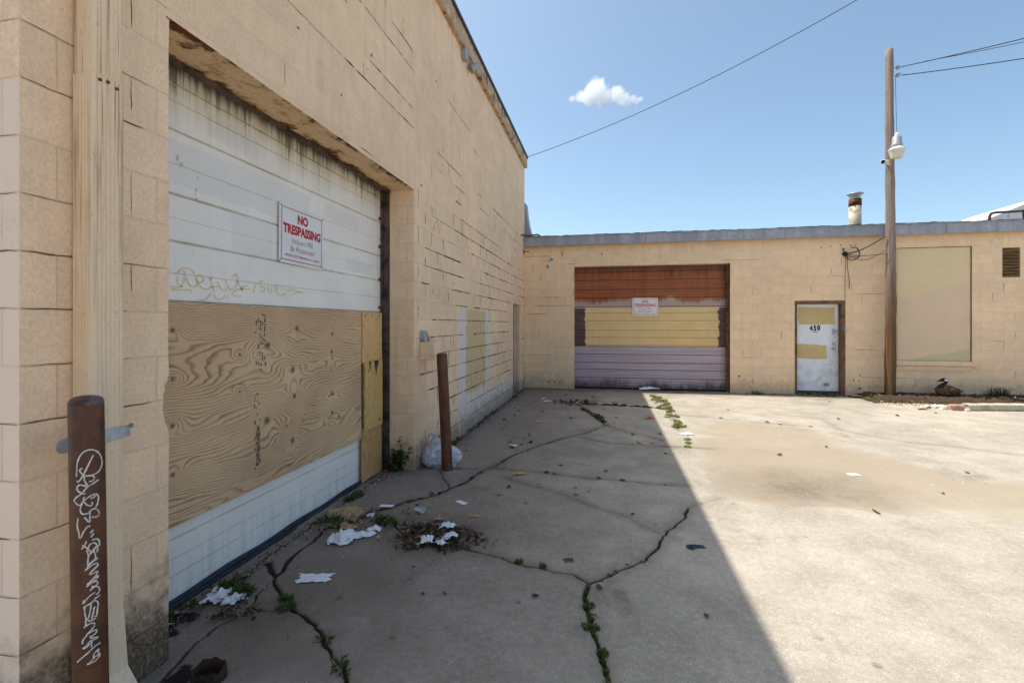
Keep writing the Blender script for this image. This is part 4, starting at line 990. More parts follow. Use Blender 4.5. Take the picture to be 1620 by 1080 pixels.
def board(label, y0, y1, z0, z1, x0, mat, lean=0.):
    mb = MB(); n = 8; ring = []
    for i in range(n+1):
        z = z0+(z1-z0)*i/n; dx = lean*(i/n)**2
        e = .002*math.sin(i*2.1+y0*9)
        ring.append(mb.add([(x0+dx,y0+e,z),(x0+.019+dx,y0+e,z),(x0+.019+dx,y1+e,z),(x0+dx,y1+e,z)]))
    for a, b in zip(ring[:-1], ring[1:]):
        for k in range(4): mb.face((a+k, a+(k+1) % 4, b+(k+1) % 4, b+k))
    mb.face([ring[0]+k for k in range(4)]); mb.face([ring[-1]+k for k in range(4)])
    o = obj('wooden_board', mb, mat, None, bevel=.002); tag(o, label, 'board', 'boards patching the white door edge'); recenter(o); return o
b1 = board('pale pine board, topmost of the three upright boards at the plywood edge', -7.512, -7.098, 1.185, 1.69, -.352, M['lum_a'])
b2 = board('yellowish split-top board, middle of the three upright boards at the plywood edge', -7.50, -7.125, .52, 1.20, -.331, M['lum_b'])
b3 = board('tan board reaching the ground, lowest of the three upright boards at the plywood edge', -7.512, -7.10, .006, .545, -.352, M['lum_c'])
for b, pts in ((b1, [(-7.46,1.67),(-7.32,1.675),(-7.16,1.675),(-7.14,1.21)]), (b2, [(-7.44,1.12),(-7.28,1.14),(-7.2,.6)])):
    for y, z in pts:
        mb = MB(); mb.box(-.334 if b is b1 else -.3125, -.3305 if b is b1 else -.3085, y-.004, y+.004, z-.03, z+.004)
        obj('rusty_nail', mb, M['rust'], b)
mb = MB()
for y, w, h in ((-7.40,.03,.10),(-7.27,.045,.16),(-7.23,.02,.09)):
    mb.poly([(-.3105,y-w,1.199),(-.3105,y+w*.6,1.199),(-.3105,y+w*.1,1.199-h),(-.3105,y-w*.3,1.199-h*.7)])
obj('split', mb, M['dark_leaf'], b2)

# ================================================================== BOLLARDS
def bollard(label, base, top, r, mat, group):
    b = Vector(base); t = Vector(top); d = (t-b); L = d.length
    Mx = d.to_track_quat('Z', 'Y').to_matrix().to_4x4()
    o = thing('bollard', label, 'bollard', (b.x, b.y, 0), group)
    mb = MB(); mb.lathe([(r,-.02),(r,.2),(r*1.003,.45),(r,.8),(r,L-r*.38),(r*.985,L-r*.33)], b, 40, M=Mx, caps=False); obj('post', mb, mat, o)
    mb = MB(); mb.lathe([(r*.985,L-r*.33),(r*1.012,L-r*.30),(r*.985,L-r*.1),(r*.88,L+r*.1),(r*.66,L+r*.22),(r*.35,L+r*.29),(0,L+r*.31)], b, 40, M=Mx, caps=False); obj('cap', mb, M['cap'] if r < .05 else mat, o)
    return o
B1b, B1t = Vector((.279,-10.53,-.1)), Vector((.25,-10.53,1.31))
bo = bollard('brown steel bollard with white graffiti, in front of the downspout', B1b, B1t, .0487, M['bollard'], 'steel pipe bollards')
bollard('leaning rust-red steel bollard beside the white plastic bag', (.345,-6.93,-.05), (.283,-6.945,1.25), .057, M['bollard2'], 'steel pipe bollards')
GS = [[(93.8,346.3),(93.8,325.0),(96.2,297.5),(105.0,275.0),(120.0,261.2),(138.7,257.5),(157.5,262.5),(172.5,277.5),(180.0,300.0),(177.5,322.5),(167.5,340.0),(150.0,348.8),(130.0,350.0),(117.5,345.0),(105.0,330.0),(107.5,321.3),(113.7,321.3)],[(150.0,277.5),(137.5,302.5),(122.5,332.5),(110.0,355.0),(98.8,366.3),(95.0,360.0)],[(120.0,350.0),(120.0,365.0),(130.0,385.0),(122.5,385.0),(105.0,377.5),(95.0,385.0),(98.8,397.5),(115.0,411.3),(123.8,411.3)],[(127.5,351.2),(145.0,351.2),(153.8,360.0),(147.5,370.0),(135.0,371.2)],[(167.5,368.8),(150.0,380.0),(130.0,390.0),(110.0,410.0),(86.2,426.2),(102.5,450.0),(117.5,437.5),(137.5,425.0),(157.5,418.7),(167.5,430.0),(166.2,450.0),(157.5,470.0)],[(120.0,422.5),(112.5,445.0),(106.3,465.0),(112.5,482.5),(132.5,485.0),(140.0,477.5),(152.5,471.2),(167.5,480.0),(171.2,492.5)],[(120.0,442.5),(130.0,455.0),(145.0,458.8),(146.2,446.3)],[(140.0,432.5),(152.5,430.0),(157.5,422.5)],[(137.5,493.8),(141.2,482.5)],[(98.8,495.0),(96.2,520.0),(101.2,545.0),(106.3,568.8),(117.5,547.5),(132.5,531.2),(138.0,533.7)],[(120.0,496.2),(137.5,517.5),(138.7,495.0)],[(145.0,500.0),(160.0,502.5),(170.0,497.5)],[(140.0,557.5),(151.2,547.5)],[(142.5,572.5),(152.5,560.0)],[(127.5,582.5),(122.5,595.0),(111.3,607.5)],[(112.5,593.8),(130.0,610.0),(145.0,630.0)],[(146.2,583.8),(162.5,582.5),(171.2,592.5),(170.0,607.5),(155.0,615.0),(152.5,630.0)],[(132.5,610.0),(140.0,597.5),(155.0,595.0),(165.0,610.0),(163.8,631.2)],[(128.8,615.0),(135.0,635.0),(150.0,620.0),(162.5,607.5)],[(155.0,630.0),(157.5,652.5),(131.3,670.0)],[(135.0,635.0),(132.5,655.0),(132.5,675.0)],[(166.2,652.5),(145.0,665.0),(123.8,687.5),(145.0,675.0),(162.5,670.0),(165.0,680.0),(140.0,700.0),(145.0,705.0),(165.0,700.0),(162.5,710.0),(150.0,725.0),(130.0,740.0),(167.5,715.0),(162.5,725.0)],[(162.5,727.5),(127.5,746.2),(150.0,735.0),(165.0,737.5),(163.8,747.5),(142.5,760.0)],[(165.0,747.5),(145.0,757.5),(142.5,764.5)],[(145.0,750.0),(165.0,755.0),(172.5,765.0),(168.8,777.5),(160.0,782.5)],[(157.5,773.8),(135.0,785.0),(116.2,802.5),(120.0,791.2)],[(173.8,787.5),(155.0,797.5)],[(118.7,816.3),(145.0,808.8),(152.5,802.5),(167.5,812.5),(165.0,837.5),(162.5,858.7),(155.0,860.0)],[(121.2,815.0),(122.5,840.0),(126.2,858.7),(125.0,887.5)],[(143.8,810.0),(141.2,832.5),(135.0,860.0)],[(155.0,825.0),(150.0,850.0),(145.0,872.5)],[(127.5,857.5),(140.0,872.5),(160.0,867.5)],[(118.7,888.8),(140.0,881.2),(155.0,885.0),(152.5,897.5),(132.5,915.0),(125.0,925.0)],[(112.5,935.0),(116.2,945.0),(115.0,935.0),(127.5,920.0),(145.0,911.2),(161.2,910.0),(160.0,920.0),(140.0,932.5)],[(140.0,925.0),(145.0,935.0),(167.5,937.5),(155.0,942.5),(140.0,945.0),(127.5,957.5),(117.5,961.2),(125.0,962.5),(142.5,952.5)],[(146.2,945.0),(145.0,967.5)],[(176.3,958.8),(155.0,968.8),(132.5,983.7),(111.3,993.8),(97.5,1000.0)],[(171.2,980.0),(155.0,992.5),(152.5,1005.0),(165.0,1002.5),(173.8,997.5),(170.0,1010.0),(155.0,1021.2),(131.3,1023.8),(145.0,1017.5),(155.0,1005.0)],[(170.0,981.2),(167.5,995.0)]]
mb = MB(); vd = Vector((.793,-.609,0)); rt = Vector((.609,.793,0)); ax = (B1b-B1t)
def on_post(x, y):
    py = 600+y/2.25; px = 80+x/2.25; axp = 135.5+(py-632)*8/448.
    s = max(-.96, min(.96, (px-axp)/29.2)); a = math.asin(s)
    z = 1.57-(py-513)/765.*(1.67-.055*math.cos(a)); t = (1.31-z)/1.41; cc = B1t+ax*t
    return Vector((cc.x, cc.y, z)), a
for st in GS:
    p = catmull([Vector((a, b, 0)) for a, b in st], 5)
    q_ = []
    for v in p: c0, a = on_post(v.x, v.y); q_.append(c0 + (vd*math.cos(a)+rt*math.sin(a))*.0491)
    mb.tube(q_, [.0017+.0016*random.random() for _ in q_], 5)
obj('graffiti', mb, M['white_ink'], bo)

# ================================================================== UTILITY POLE AND WHAT IT CARRIES
up = thing('utility_pole', 'tall weathered brown wooden utility pole near the numbered white door', 'utility pole', (7.905,-.3,0))
mb = MB(); prof = []
for i in range(40):
    z = -.05+7.43*i/39; prof.append((.104-.034*i/39+.003*math.sin(i*1.9)+.002*math.sin(i*5.3), z))
rings = []
for i, (r, z) in enumerate(prof):
    rings.append(mb.add([(7.905+.012*math.sin(z*.7)+(r+.003*math.sin(k*2.4+z*.6))*math.cos(2*PI*k/28), -.3+(r+.003*math.sin(k*1.7+z*.8))*math.sin(2*PI*k/28), z) for k in range(28)]))
for a, b in zip(rings[:-1], rings[1:]):
    for k in range(28): mb.face((a+k, a+(k+1) % 28, b+(k+1) % 28, b+k), 0, True)
tp = mb.add([(7.905,-.3,7.45)])
for k in range(28): mb.face((rings[-1]+k, rings[-1]+(k+1) % 28, tp))
obj('post', mb, M['pole'], up)
mb = MB()
for z, s in ((6.98,1),(6.82,-1)):
    mb = MB(); mb.tube([(7.99,-.31,z),(8.06,-.33,z+.01),(8.1,-.34,z-.02*s)], .012, 6); mb.lathe([(0,-.04),(.03,-.04),(.035,-.01),(.02,0),(.03,.03),(0,.035)], (8.04,-.33,z), 10, caps=False); obj('insulator', mb, M['grey_cast'], up)
mb = MB(); mb.tube([(7.985,-.34,6.8),(7.99,-.36,6.0),(7.985,-.4,5.45)], .0045, 6); obj('conduit', mb, M['cable'], up)
lp = thing('security_lamp', 'white dusk to dawn lamp with ribbed glass bowl, high on the wooden pole', 'lamp', (7.92,-.52,5.02))
mb = MB(); mb.lathe([(.062,5.235),(.082,5.24),(.1,5.25),(.1,5.29),(.085,5.32),(.082,5.44),(.07,5.46),(0,5.465)], (7.92,-.52,0), 24, caps=False)
mb.tube([(7.91,-.4,5.36),(7.915,-.47,5.36)], .03, 10); obj('housing', mb, M['grey_cast'], lp)
mb = MB(); mb.lathe([(0,5.46),(.035,5.46),(.04,5.49),(.034,5.52),(.015,5.54),(0,5.543)], (7.92,-.52,0), 16, caps=False); obj('photocell', mb, M['white_plastic'], lp)
mb = MB(); mb.lathe([(.1,5.235),(.15,5.19),(.153,5.175),(.147,5.17)], (7.92,-.52,0), 32, caps=False); obj('collar', mb, M['white_plastic'], lp)
mb = MB(); pr = []
for i in range(9): z = 5.172-.15*i/8; pr += [(.147-.045*i/8, z), (.142-.045*i/8, z-.009)]
pr += [(.06, 5.012), (0, 5.008)]; mb.lathe(pr, (7.92,-.52,0), 36, caps=False); obj('glass_bowl', mb, M['refractor'], lp)
sc = thing('security_camera', 'small white bullet camera just below the lamp on the wooden pole', 'camera', (7.75,-.42,4.95))
Mx = Vector((-.75,-.62,-.12)).to_track_quat('Z', 'Y').to_matrix().to_4x4()
mb = MB(); mb.lathe([(0,-.09),(.036,-.088),(.042,-.07),(.044,.08),(.048,.085),(.048,.1),(.04,.1)], (7.76,-.42,4.975), 20, M=Mx, caps=False); obj('body', mb, M['white_plastic'], sc)
mb = MB(); mb.lathe([(.041,.092),(.02,.085),(0,.08)], (7.76,-.42,4.975), 20, M=Mx, caps=False); obj('lens', mb, M['num'], sc)
mb = MB(); mb.tube([(7.8,-.39,4.96),(7.84,-.38,4.93),(7.86,-.37,4.93)], .016, 8); obj('bracket', mb, M['white_plastic'], sc)
def cable(label, a, b, sag, r, group='overhead cables', n=40):
    a = Vector(a); b = Vector(b); mb = MB()
    mb.tube([a.lerp(b, i/n)-Vector((0,0,sag*4*(i/n)*(1-i/n))) for i in range(n+1)], r, 6)
    o = obj('overhead_cable', mb, M['cable'], None); tag(o, label, 'cable', group); recenter(o); return o
a = Vector((.05,-.01,5.72)); b = Vector((6.6,-1.82,7.61)); cable('long thin cable from the tall block building corner up across the open sky', a, a+(b-a)*2.2+Vector((0,0,2.18)), 1., .0075)
a = Vector((8.1,-.34,6.98)); b = Vector((10.18,-1.53,7.10)); cable('upper of the two cables leaving the top of the wooden pole', a, a+(b-a)*4, .3, .009)
b = Vector((10.18,-1.53,7.075)); o_ = cable('thin cable just under the upper cable from the wooden pole', a+(b-a)*.15-Vector((0,0,.03)), a+(b-a)*4-Vector((0,0,.25)), .32, .006)
a = Vector((8.1,-.34,6.80)); b = Vector((10.18,-1.53,6.66)); cable('lower of the two cables leaving the top of the wooden pole', a, a+(b-a)*4, .3, .009)
wb = thing('service_wires', 'tangle of black wires looping from a wall fitting to the wooden pole', 'wires', (7.17,-.03,3.1))
mb = MB(); mb.lathe([(0,0),(.05,0),(.055,.03),(.035,.06),(0,.065)], (7.17,-.002,3.12), 12, M=Ry, caps=False); mb.tube([(7.12,-.03,3.25),(7.14,-.03,3.23),(7.15,-.03,3.18)], .012, 6); obj('wall_fitting', mb, M['num'], wb)
def wire(pts, r): mb = MB(); mb.tube(catmull(pts, 8), r, 6); obj('wire', mb, M['cable'], wb)
wire([(7.19,-.06,3.12),(7.4,-.13,3.17),(7.62,-.25,3.3),(7.8,-.35,3.43)], .012)
wire([(7.19,-.06,3.11),(7.38,-.12,3.06),(7.6,-.25,3.05),(7.8,-.36,3.06)], .007)
wire([(7.19,-.06,3.1),(7.35,-.1,3.0),(7.55,-.2,2.97),(7.8,-.34,3.14)], .006)
wire([(7.19,-.06,3.12),(7.2,-.08,3.02),(7.28,-.1,2.97),(7.38,-.1,3.02),(7.42,-.1,3.13),(7.36,-.09,3.24),(7.26,-.08,3.25)], .01)
wire([(7.18,-.04,3.08),(7.18,-.02,2.8),(7.175,-.015,2.2),(7.18,-.015,2.1)], .004)
wire([(7.2,-.05,3.05),(7.22,-.03,2.8),(7.26,-.02,2.5),(7.25,-.02,2.35)], .006)

# ================================================================== BED AT THE FOOT OF THE BACK WALL
nxb, nyb = 200, 60; mb = MB()
for i in range(nxb+1):
    for j in range(nyb+1):
        x = 7.25+5.5*i/nxb; y = -.003-1.1*j/nyb
        w = .72+.35*float(vnoise(np.array(x*1.4), np.array(1.)))+(.12 if x > 8.4 else 0)
        e = min((w+y)/.25, (x-7.25)/.35, 1.)
        h = .105*max(-.1, e)*(.55+.7*float(fbm(np.array(x*7), np.array(y*7), 3, 201)))+.02*(float(vnoise(np.array(x*31), np.array(y*31), 7))-.5)
        mb.v.append((x, y, h if e > -.05 else -.03))
for i in range(nxb):
    for j in range(nyb): k = i*(nyb+1)+j; mb.face((k, k+1, k+nyb+2, k+nyb+1), 0, True)
so_ = obj('soil_bed', mb, M['soil']); so_['kind'] = 'structure'
def leaf_mesh(mb, c, L, W, yaw, pitch, roll, m=0, curl=.3):
    R = Matrix.Rotation(yaw,4,'Z') @ Matrix.Rotation(pitch,4,'Y') @ Matrix.Rotation(roll,4,'X')
    P = [(-.5,0,0),(-.2,-.42,curl*.35),(.15,-.46,curl*.4),(.5,0,.1*curl),(.15,.44,curl*.45),(-.2,.4,curl*.3),(0,0,0)]
    n = mb.add([tuple(Vector(c)+(R @ Vector((p[0]*L,p[1]*W,p[2]*W)))) for p in P])
    for a_, b_ in ((0,1),(1,2),(2,3),(3,4),(4,5),(5,0)): mb.face((n+a_, n+b_, n+6), m)
def rnd_leaf(mb, x, y, z, L, m): leaf_mesh(mb, (x,y,z), L, L*random.uniform(.3,.75), random.uniform(0,6.3), random.uniform(-.6,.6), random.uniform(-.7,.7), m, random.uniform(.1,.7))
mb = MB()
for _ in range(1500):
    x = random.uniform(7.4,12.4); y = -random.random()**.8*1.0; h = .06*max(0, min(1, (.95+y)/.3))
    rnd_leaf(mb, x, y, h+random.uniform(.0,.05), random.uniform(.02,.075), random.choice([0,0,1,1,2]))
for _ in range(420):
    x = random.uniform(7.3,8.7); y = random.gauss(-.95,.14)
    rnd_leaf(mb, x, y, .012, random.uniform(.015,.05), random.choice([2,3,3,4]))
ll = obj('leaf_litter', mb, [M['brown_leaf'], M['dark_leaf'], M['tan_leaf'], M['yellow_leaf'], M['concrete_white']]); ll['kind'] = 'stuff'
tag(ll, 'dead leaves and bark chips covering the bed along the back wall', 'leaf litter')
# loose grit and stones: along the door sill, in the corner, by the broken kerb
mb = MB()
def pebble(x, y, r, m):
    n = mb.add([(x+r*random.uniform(.6,1.2)*math.cos(a), y+r*random.uniform(.6,1.2)*math.sin(a), ground_z(x,y)-.002) for a in [i*PI/2.5+random.random()*.4 for i in range(5)]])
    t = mb.add([(x+r*.2*random.uniform(-1,1), y+r*.2*random.uniform(-1,1), ground_z(x,y)+r*random.uniform(.5,.95))])
    for i in range(5): mb.face((n+i, n+(i+1) % 5, t), m)
for _ in range(700):
    u = random.random(); y = random.uniform(-9.95,-7.1); pebble(-.26+abs(random.gauss(0,.06)), y, random.uniform(.002,.009), random.choice([3,3,1,2,0]))
for _ in range(500): pebble(random.gauss(.1,.35), random.gauss(-9.6,.35), random.uniform(.0015,.006), random.choice([0,1,1,2]))
for _ in range(700): pebble(random.gauss(.6,.45), random.gauss(-8.45,.3), random.uniform(.0015,.007), random.choice([0,1,1,2]))
for _ in range(900): pebble(random.uniform(7.4,9.2), random.gauss(-1.15,.2), random.uniform(.004,.018), random.choice([0,0,1,3]))
for _ in range(700): pebble(random.uniform(.2,7.), -abs(random.gauss(0,.12)), random.uniform(.003,.009), random.choice([0,1,2]))
for _ in range(420): pebble(random.uniform(.4,5.), random.uniform(-10.2,-5), random.uniform(.0012,.0045), random.choice([0,1,2,2]))
for _ in range(220): pebble(random.uniform(3.,9.), random.uniform(-8,-.8), random.uniform(.002,.009), random.choice([0,1,2,2]))
gs = obj('loose_grit', mb, [M['concrete_white'], M['brown_leaf'], M['dark_leaf'], M['sand']]); gs['kind'] = 'stuff'
tag(gs, 'loose grit and small stones scattered on the concrete', 'grit')

# wheel stop and its rubble
ws = thing('wheel_stop', 'long pale concrete wheel stop lying in front of the mulch bed at the right', 'wheel stop', (9.3,-1.5,0))
Rw = Matrix.Translation((8.45,-1.70,0)) @ Matrix.Rotation(math.radians(10.5),4,'Z')
mb = MB(); pr = [(0,.012),(.0,.10),(.015,.122),(.14,.122),(.155,.10),(.155,.012)]; nn = 24
rings = []
for i in range(nn+1):
    x = 1.9*i/nn; rings.append(mb.add([tuple(Rw @ Vector((x+(.03*math.sin(k*2.2) if i == 0 else 0), y_+.003*math.sin(i*2.3+k), z_+.003*math.sin(i*1.7+k*2)))) for k, (y_, z_) in enumerate(pr)]))
for a_, b_ in zip(rings[:-1], rings[1:]):
    for k in range(6): mb.face((a_+k, a_+(k+1) % 6, b_+(k+1) % 6, b_+k))
mb.face([rings[0]+k for k in range(6)]); mb.face([rings[-1]+k for k in range(6)])
obj('stop_body', mb, M['kerb'], ws, bevel=.008)
def rock(name, label, cat, c, r, mat, group=None, sq=(1,1,.6), seed=0):
    bm = bmesh.new(); bmesh.ops.create_icosphere(bm, subdivisions=2, radius=1); rr = random.Random(seed)
    for v in bm.verts:
        n = v.co.normalized(); k = .75+.5*float(vnoise(np.array(n.x*1.8+seed), np.array(n.y*1.8+n.z*1.3), seed))
        v.co = Vector((max(-.72,min(.72,n.x*k))*r*sq[0]*1.2, max(-.72,min(.72,n.y*k))*r*sq[1]*1.2, max(-.6,min(.65,n.z*k))*r*sq[2]*1.3))
    me = bpy.data.meshes.new(name); bm.to_mesh(me); bm.free(); me.materials.append(mat)
    o = bpy.data.objects.new(name, me); o.location = Vector(c)+Vector((0,0,r*sq[2]*.6)); link(o); tag(o, label, cat, group); return o
rock('rubble_chunk', 'broken reddish concrete chunk at the left end of the wheel stop', 'rubble', (8.30,-1.64,0), .105, M['chunk_red'], 'rubble by the wheel stop', (1.3,.8,.7), 3)
for i, (x, y, r) in enumerate(((8.16,-1.55,.07),(8.10,-1.62,.05),(8.05,-1.50,.06),(7.95,-1.45,.045),(8.2,-1.42,.06),(8.4,-1.48,.05),(8.41,-1.73,.04))):
    rock('rubble_chunk', 'pale broken concrete lump among the rubble left of the wheel stop', 'rubble', (x,y,0), r, M['concrete_white'], 'rubble by the wheel stop', (1,1,.7), 10+i)
mb = MB(); mb.tube([(7.62,-1.75,.012),(7.76,-1.72,.02),(7.86,-1.6,.03),(7.98,-1.48,.02)], .009, 6); mb.tube([(7.76,-1.72,.02),(7.70,-1.66,.015)], .006, 5); o = obj('twig', mb, M['dark_leaf']); tag(o, 'bare dark twig lying on sunlit concrete left of the wheel stop', 'twig'); recenter(o)

# sitting goose
def goose():
    sp = [  # x along body (bill end is -x), z, half width, half height, material
     (.235,.10,.010,.008,0),(.20,.105,.045,.03,0),(.13,.125,.10,.085,0),(.04,.14,.145,.125,0),(-.06,.145,.15,.13,0),(-.13,.14,.12,.11,0),(-.175,.15,.075,.08,0)]
    mb = MB(); rings = []
    for x, z, w, h, m in sp: rings.append((mb.add([(x, w*math.cos(2*PI*k/16), z+h*math.sin(2*PI*k/16)) for k in range(16)]), m))
    for (a, _), (b, m) in zip(rings[:-1], rings[1:]):
        for k in range(16): mb.face((a+k, a+(k+1) % 16, b+(k+1) % 16, b+k), m, True)
    mb.face([rings[0][0]+k for k in range(16)]); mb.face([rings[-1][0]+k for k in range(16)])
    return mb
GO = thing('goose', 'brown goose with black neck and white chin patch, sitting in the mulch', 'goose', (8.86,-.38,.03))
class GB: pass
# one continuous skin: tail, body, breast, then neck folded back over the shoulders, head and bill
path = [((.29,0,.09),.006,.006),((.25,0,.10),.04,.02),((.18,0,.115),.095,.07),((.08,0,.13),.14,.11),((-.02,0,.135),.15,.12),((-.10,0,.135),.13,.115),((-.15,0,.145),.085,.09),((-.165,0,.19),.05,.05)]
nk = [((-.13,0,.232),.036,.036),((-.07,0,.256),.032,.032),((-.02,0,.286),.030,.030),((-.005,0,.322),.031,.031),((-.035,0,.35),.037,.038),((-.08,0,.348),.039,.036),((-.12,0,.334),.030,.027),((-.147,0,.325),.017,.014),((-.19,0,.316),.012,.007),((-.205,0,.313),.004,.004)]
mbg = MB(); pts = [Vector(p) for p, _, _ in path+nk]; rr = [(w, h) for _, w, h in path+nk]; rings = []
for i, p in enumerate(pts):
    t = (pts[min(i+1,len(pts)-1)]-pts[max(i-1,0)]).normalized(); s_ = Vector((0,1,0)); u_ = s_.cross(t).normalized(); w, h = rr[i]
    rings.append(mbg.add([p+s_*w*math.cos(2*PI*k/14)+u_*h*math.sin(2*PI*k/14) for k in range(14)]))
for i, (a, b) in enumerate(zip(rings[:-1], rings[1:])):
    for k in range(14):
        m = 0 if i < 5 else (1 if i < 7 else 2)
        if i in (11, 12) and (k in (0, 13, 6, 7) or (k in (8,9,10,11,12) )) : m = 3 if k in (0,13,6,7,12,8) else 2
        mbg.face((a+k, a+(k+1) % 14, b+(k+1) % 14, b+k), m, True)
mbg.face([rings[0]+k for k in range(14)], 0); mbg.face([rings[-1]+k for k in range(14)], 2)
Rg = Matrix.Translation((8.9,-.38,.055)) @ Matrix.Rotation(.25,4,'Z') @ Matrix.Scale(1.08,4)
mbg.v = [tuple(Rg @ Vector(v)) for v in mbg.v]
M['feather'] = simple('brown_feathers', C(112,88,64), .85, 26., .5, bump=.3, col2=C(78,58,42), mscale=18., mth=(.45,.55)); M['breast'] = simple('pale_breast', C(150,130,106), .85, 20., .2)
M['gblack'] = simple('black_feathers', C(26,24,24), .6, 20., .2); M['gwhite'] = simple('white_feathers', C(236,232,224), .8, 20., .05)
g_ = obj('body', mbg, [M['feather'], M['feather'], M['gblack'], M['gwhite']], GO); ssd = g_.modifiers.new('Subsurf','SUBSURF'); ssd.levels = 1; ssd.render_levels = 2
mb = MB()
for s in (-1, 1):
    rg = [];
    for t in range(7):
        f = t/6; x = -.10+.36*f; w = .004+.058*math.sin(PI*min(1,f*1.05+.08)); zc = .155-.02*f
        rg.append(mb.add([tuple(Rg @ Vector((x, s*((.152-.075*f*f)+.012*math.cos(a*PI/6)), zc+w*math.sin(a*PI/6)))) for a in range(-5, 6)]))
    for a, b in zip(rg[:-1], rg[1:]):
        for k in range(10): mb.face((a+k, a+k+1, b+k+1, b+k), 0, True)
obj('wing', mb, M['feather'], GO)

# ================================================================== PLANTS
def blade(mb, base, d, L, W, droop, m=0):
    d = Vector(d).normalized(); s = d.cross(Vector((0,0,1)))
    s = s.normalized() if s.length > 1e-4 else Vector((1,0,0))
    b = Vector(base); p1 = b+d*L*.45; p2 = b+d*L-Vector((0,0,droop*L))
    n = mb.add([b-s*W*.2, b+s*W*.2, p1+s*W*.5, p2, p1-s*W*.5]); mb.face((n,n+1,n+2,n+3,n+4), m)
def tuft_mesh(name, n, r, h, lw, mat, seed):
    rr = random.Random(seed); mb = MB()
    for _ in range(n):
        a = rr.uniform(0,2*PI); q = r*math.sqrt(rr.random()); el = rr.uniform(.15,1.3)
        blade(mb, (q*.8*math.cos(a), q*.8*math.sin(a), rr.uniform(0,h*.4)), (math.cos(a+rr.uniform(-.8,.8))*math.cos(el), math.sin(a+rr.uniform(-.8,.8))*math.cos(el), math.sin(el)), rr.uniform(.35,1.)*h, lw*rr.uniform(.5,1.2), rr.uniform(.0,.5))
    me = bpy.data.meshes.new(name); me.from_pydata(mb.v, [], mb.f); me.materials.append(mat); me.update(); return me
TM = [tuft_mesh('weed_tuft', 110, .04, .034, .011, M['green'], s) for s in range(3)] 
TMs = [tuft_mesh('weed_tuft', 60, .024, .022, .008, M['green'], 20+s) for s in range(3)]
TG = [tuft_mesh('grass_tuft', 60, .04, .065, .004, M['green'], 40+s) for s in range(2)]
TD = [tuft_mesh('weed_tuft', 110, .09, .08, .016, M['green_dry'], 60+s) for s in range(3)]
def plant(me, x, y, s, label, cat, group, name='weed_tuft'):
    o = bpy.data.objects.new(name, me); o.location = (x, y, ground_z(x,y)-.004); o.rotation_euler = (0,0,random.uniform(0,6.3)); o.scale = (s, s*random.uniform(.7,1.1), s*random.uniform(.8,1.1)); link(o); tag(o, label, cat, group); return o
def along(pts, n, jit=.012):
    seg = [math.dist(a, b) for a, b in zip(pts[:-1], pts[1:])]; T = sum(seg); out = []
    for i in range(n):
        d = T*(i+random.random())/n
        for (a, b), L in zip(zip(pts[:-1], pts[1:]), seg):
            if d <= L: out.append((a[0]+(b[0]-a[0])*d/L+random.gauss(0,jit), a[1]+(b[1]-a[1])*d/L+random.gauss(0,jit))); break
            d -= L
    return out
for i, (x, y) in enumerate(along(CRACKS['D'][2][2:], 34)+along(CRACKS['D'][2][8:], 50, .01)): plant(random.choice(TMs if y > -8.85 else TMs+TM), x, y, random.uniform(.4,.8), 'low green weed growing in the long forked crack across the shaded concrete', 'weed', 'weeds in the forked crack')
for x, y in ((1.32,-8.71),(1.61,-8.77),(1.45,-8.75),(1.12,-8.66)): plant(random.choice(TM), x, y, random.uniform(.7,1.), 'small green weed in the crack between the litter pile and the forked crack', 'weed', 'weeds near the litter pile')
for x, y, s in ((.22,-9.42,1.1),(.27,-9.49,1.2),(.24,-9.46,.9)): plant(random.choice(TM+TG), x, y, s, 'green weed where the cracks meet in front of the white door', 'weed', 'weeds at the crack junction')
for x, y, s in ((.64,-9.71,1.),(.68,-9.75,.9),(.82,-9.87,1.),(.86,-9.9,.8)): plant(random.choice(TM+TG), x, y, s, 'green weed in the jagged crack at the bottom of the picture', 'weed', 'weeds in the jagged near crack')
for x, y, s in ((-.07,-9.43,1.7),(-.1,-9.40,1.5),(-.04,-9.45,1.4),(-.20,-9.38,1.5),(-.17,-9.36,1.6),(-.22,-9.42,1.3),(-.28,-9.6,1.),(-.29,-9.7,.9)): plant(random.choice(TM+TG), x, y, s, 'leafy weed around the torn white plastic by the door sill', 'weed', 'weeds by the torn plastic')
for x, y, s in ((-.14,-8.46,1.6),(-.09,-8.42,1.5),(-.02,-8.40,1.5),(.03,-8.37,1.2),(.24,-8.28,1.4),(.30,-8.32,1.3),(.35,-8.36,1.2),(-.22,-7.95,1.4),(-.2,-7.85,1.4),(-.24,-7.78,1.1),(.1,-8.12,.9)): plant(random.choice(TM+TG), x, y, s, 'green weed among the litter beside the big white door', 'weed', 'weeds in the litter corner')
for x, y in along([(.54,-7.46),(.64,-7.21),(.70,-6.9)], 9, .015)+along([(.1,-8.1),(.31,-7.81),(.54,-7.46)], 8): plant(random.choice(TMs), x, y, random.uniform(.7,1.2), 'tiny weed in the curved crack of the slab by the leaning bollard', 'weed', 'weeds in the apron crack')
for x, y in along(CRACKS['Bq'][2], 12)+along(CRACKS['A'][2], 8): plant(random.choice(TMs), x, y, random.uniform(.7,1.3), 'tiny weed in a straight crack across the middle of the shaded concrete', 'weed', 'weeds in the cross cracks')
for x, y in along([(1.47,-2.3),(2.1,-2.28),(2.6,-2.35),(3.0,-2.5)], 26, .02)+along([(1.98,-4.0),(1.85,-3.6),(1.6,-2.84)], 20, .03): plant(random.choice(TM), x, y, random.uniform(.8,1.5), 'dark weed in the cracks before the striped roll door', 'weed', 'weeds in the far cracks')
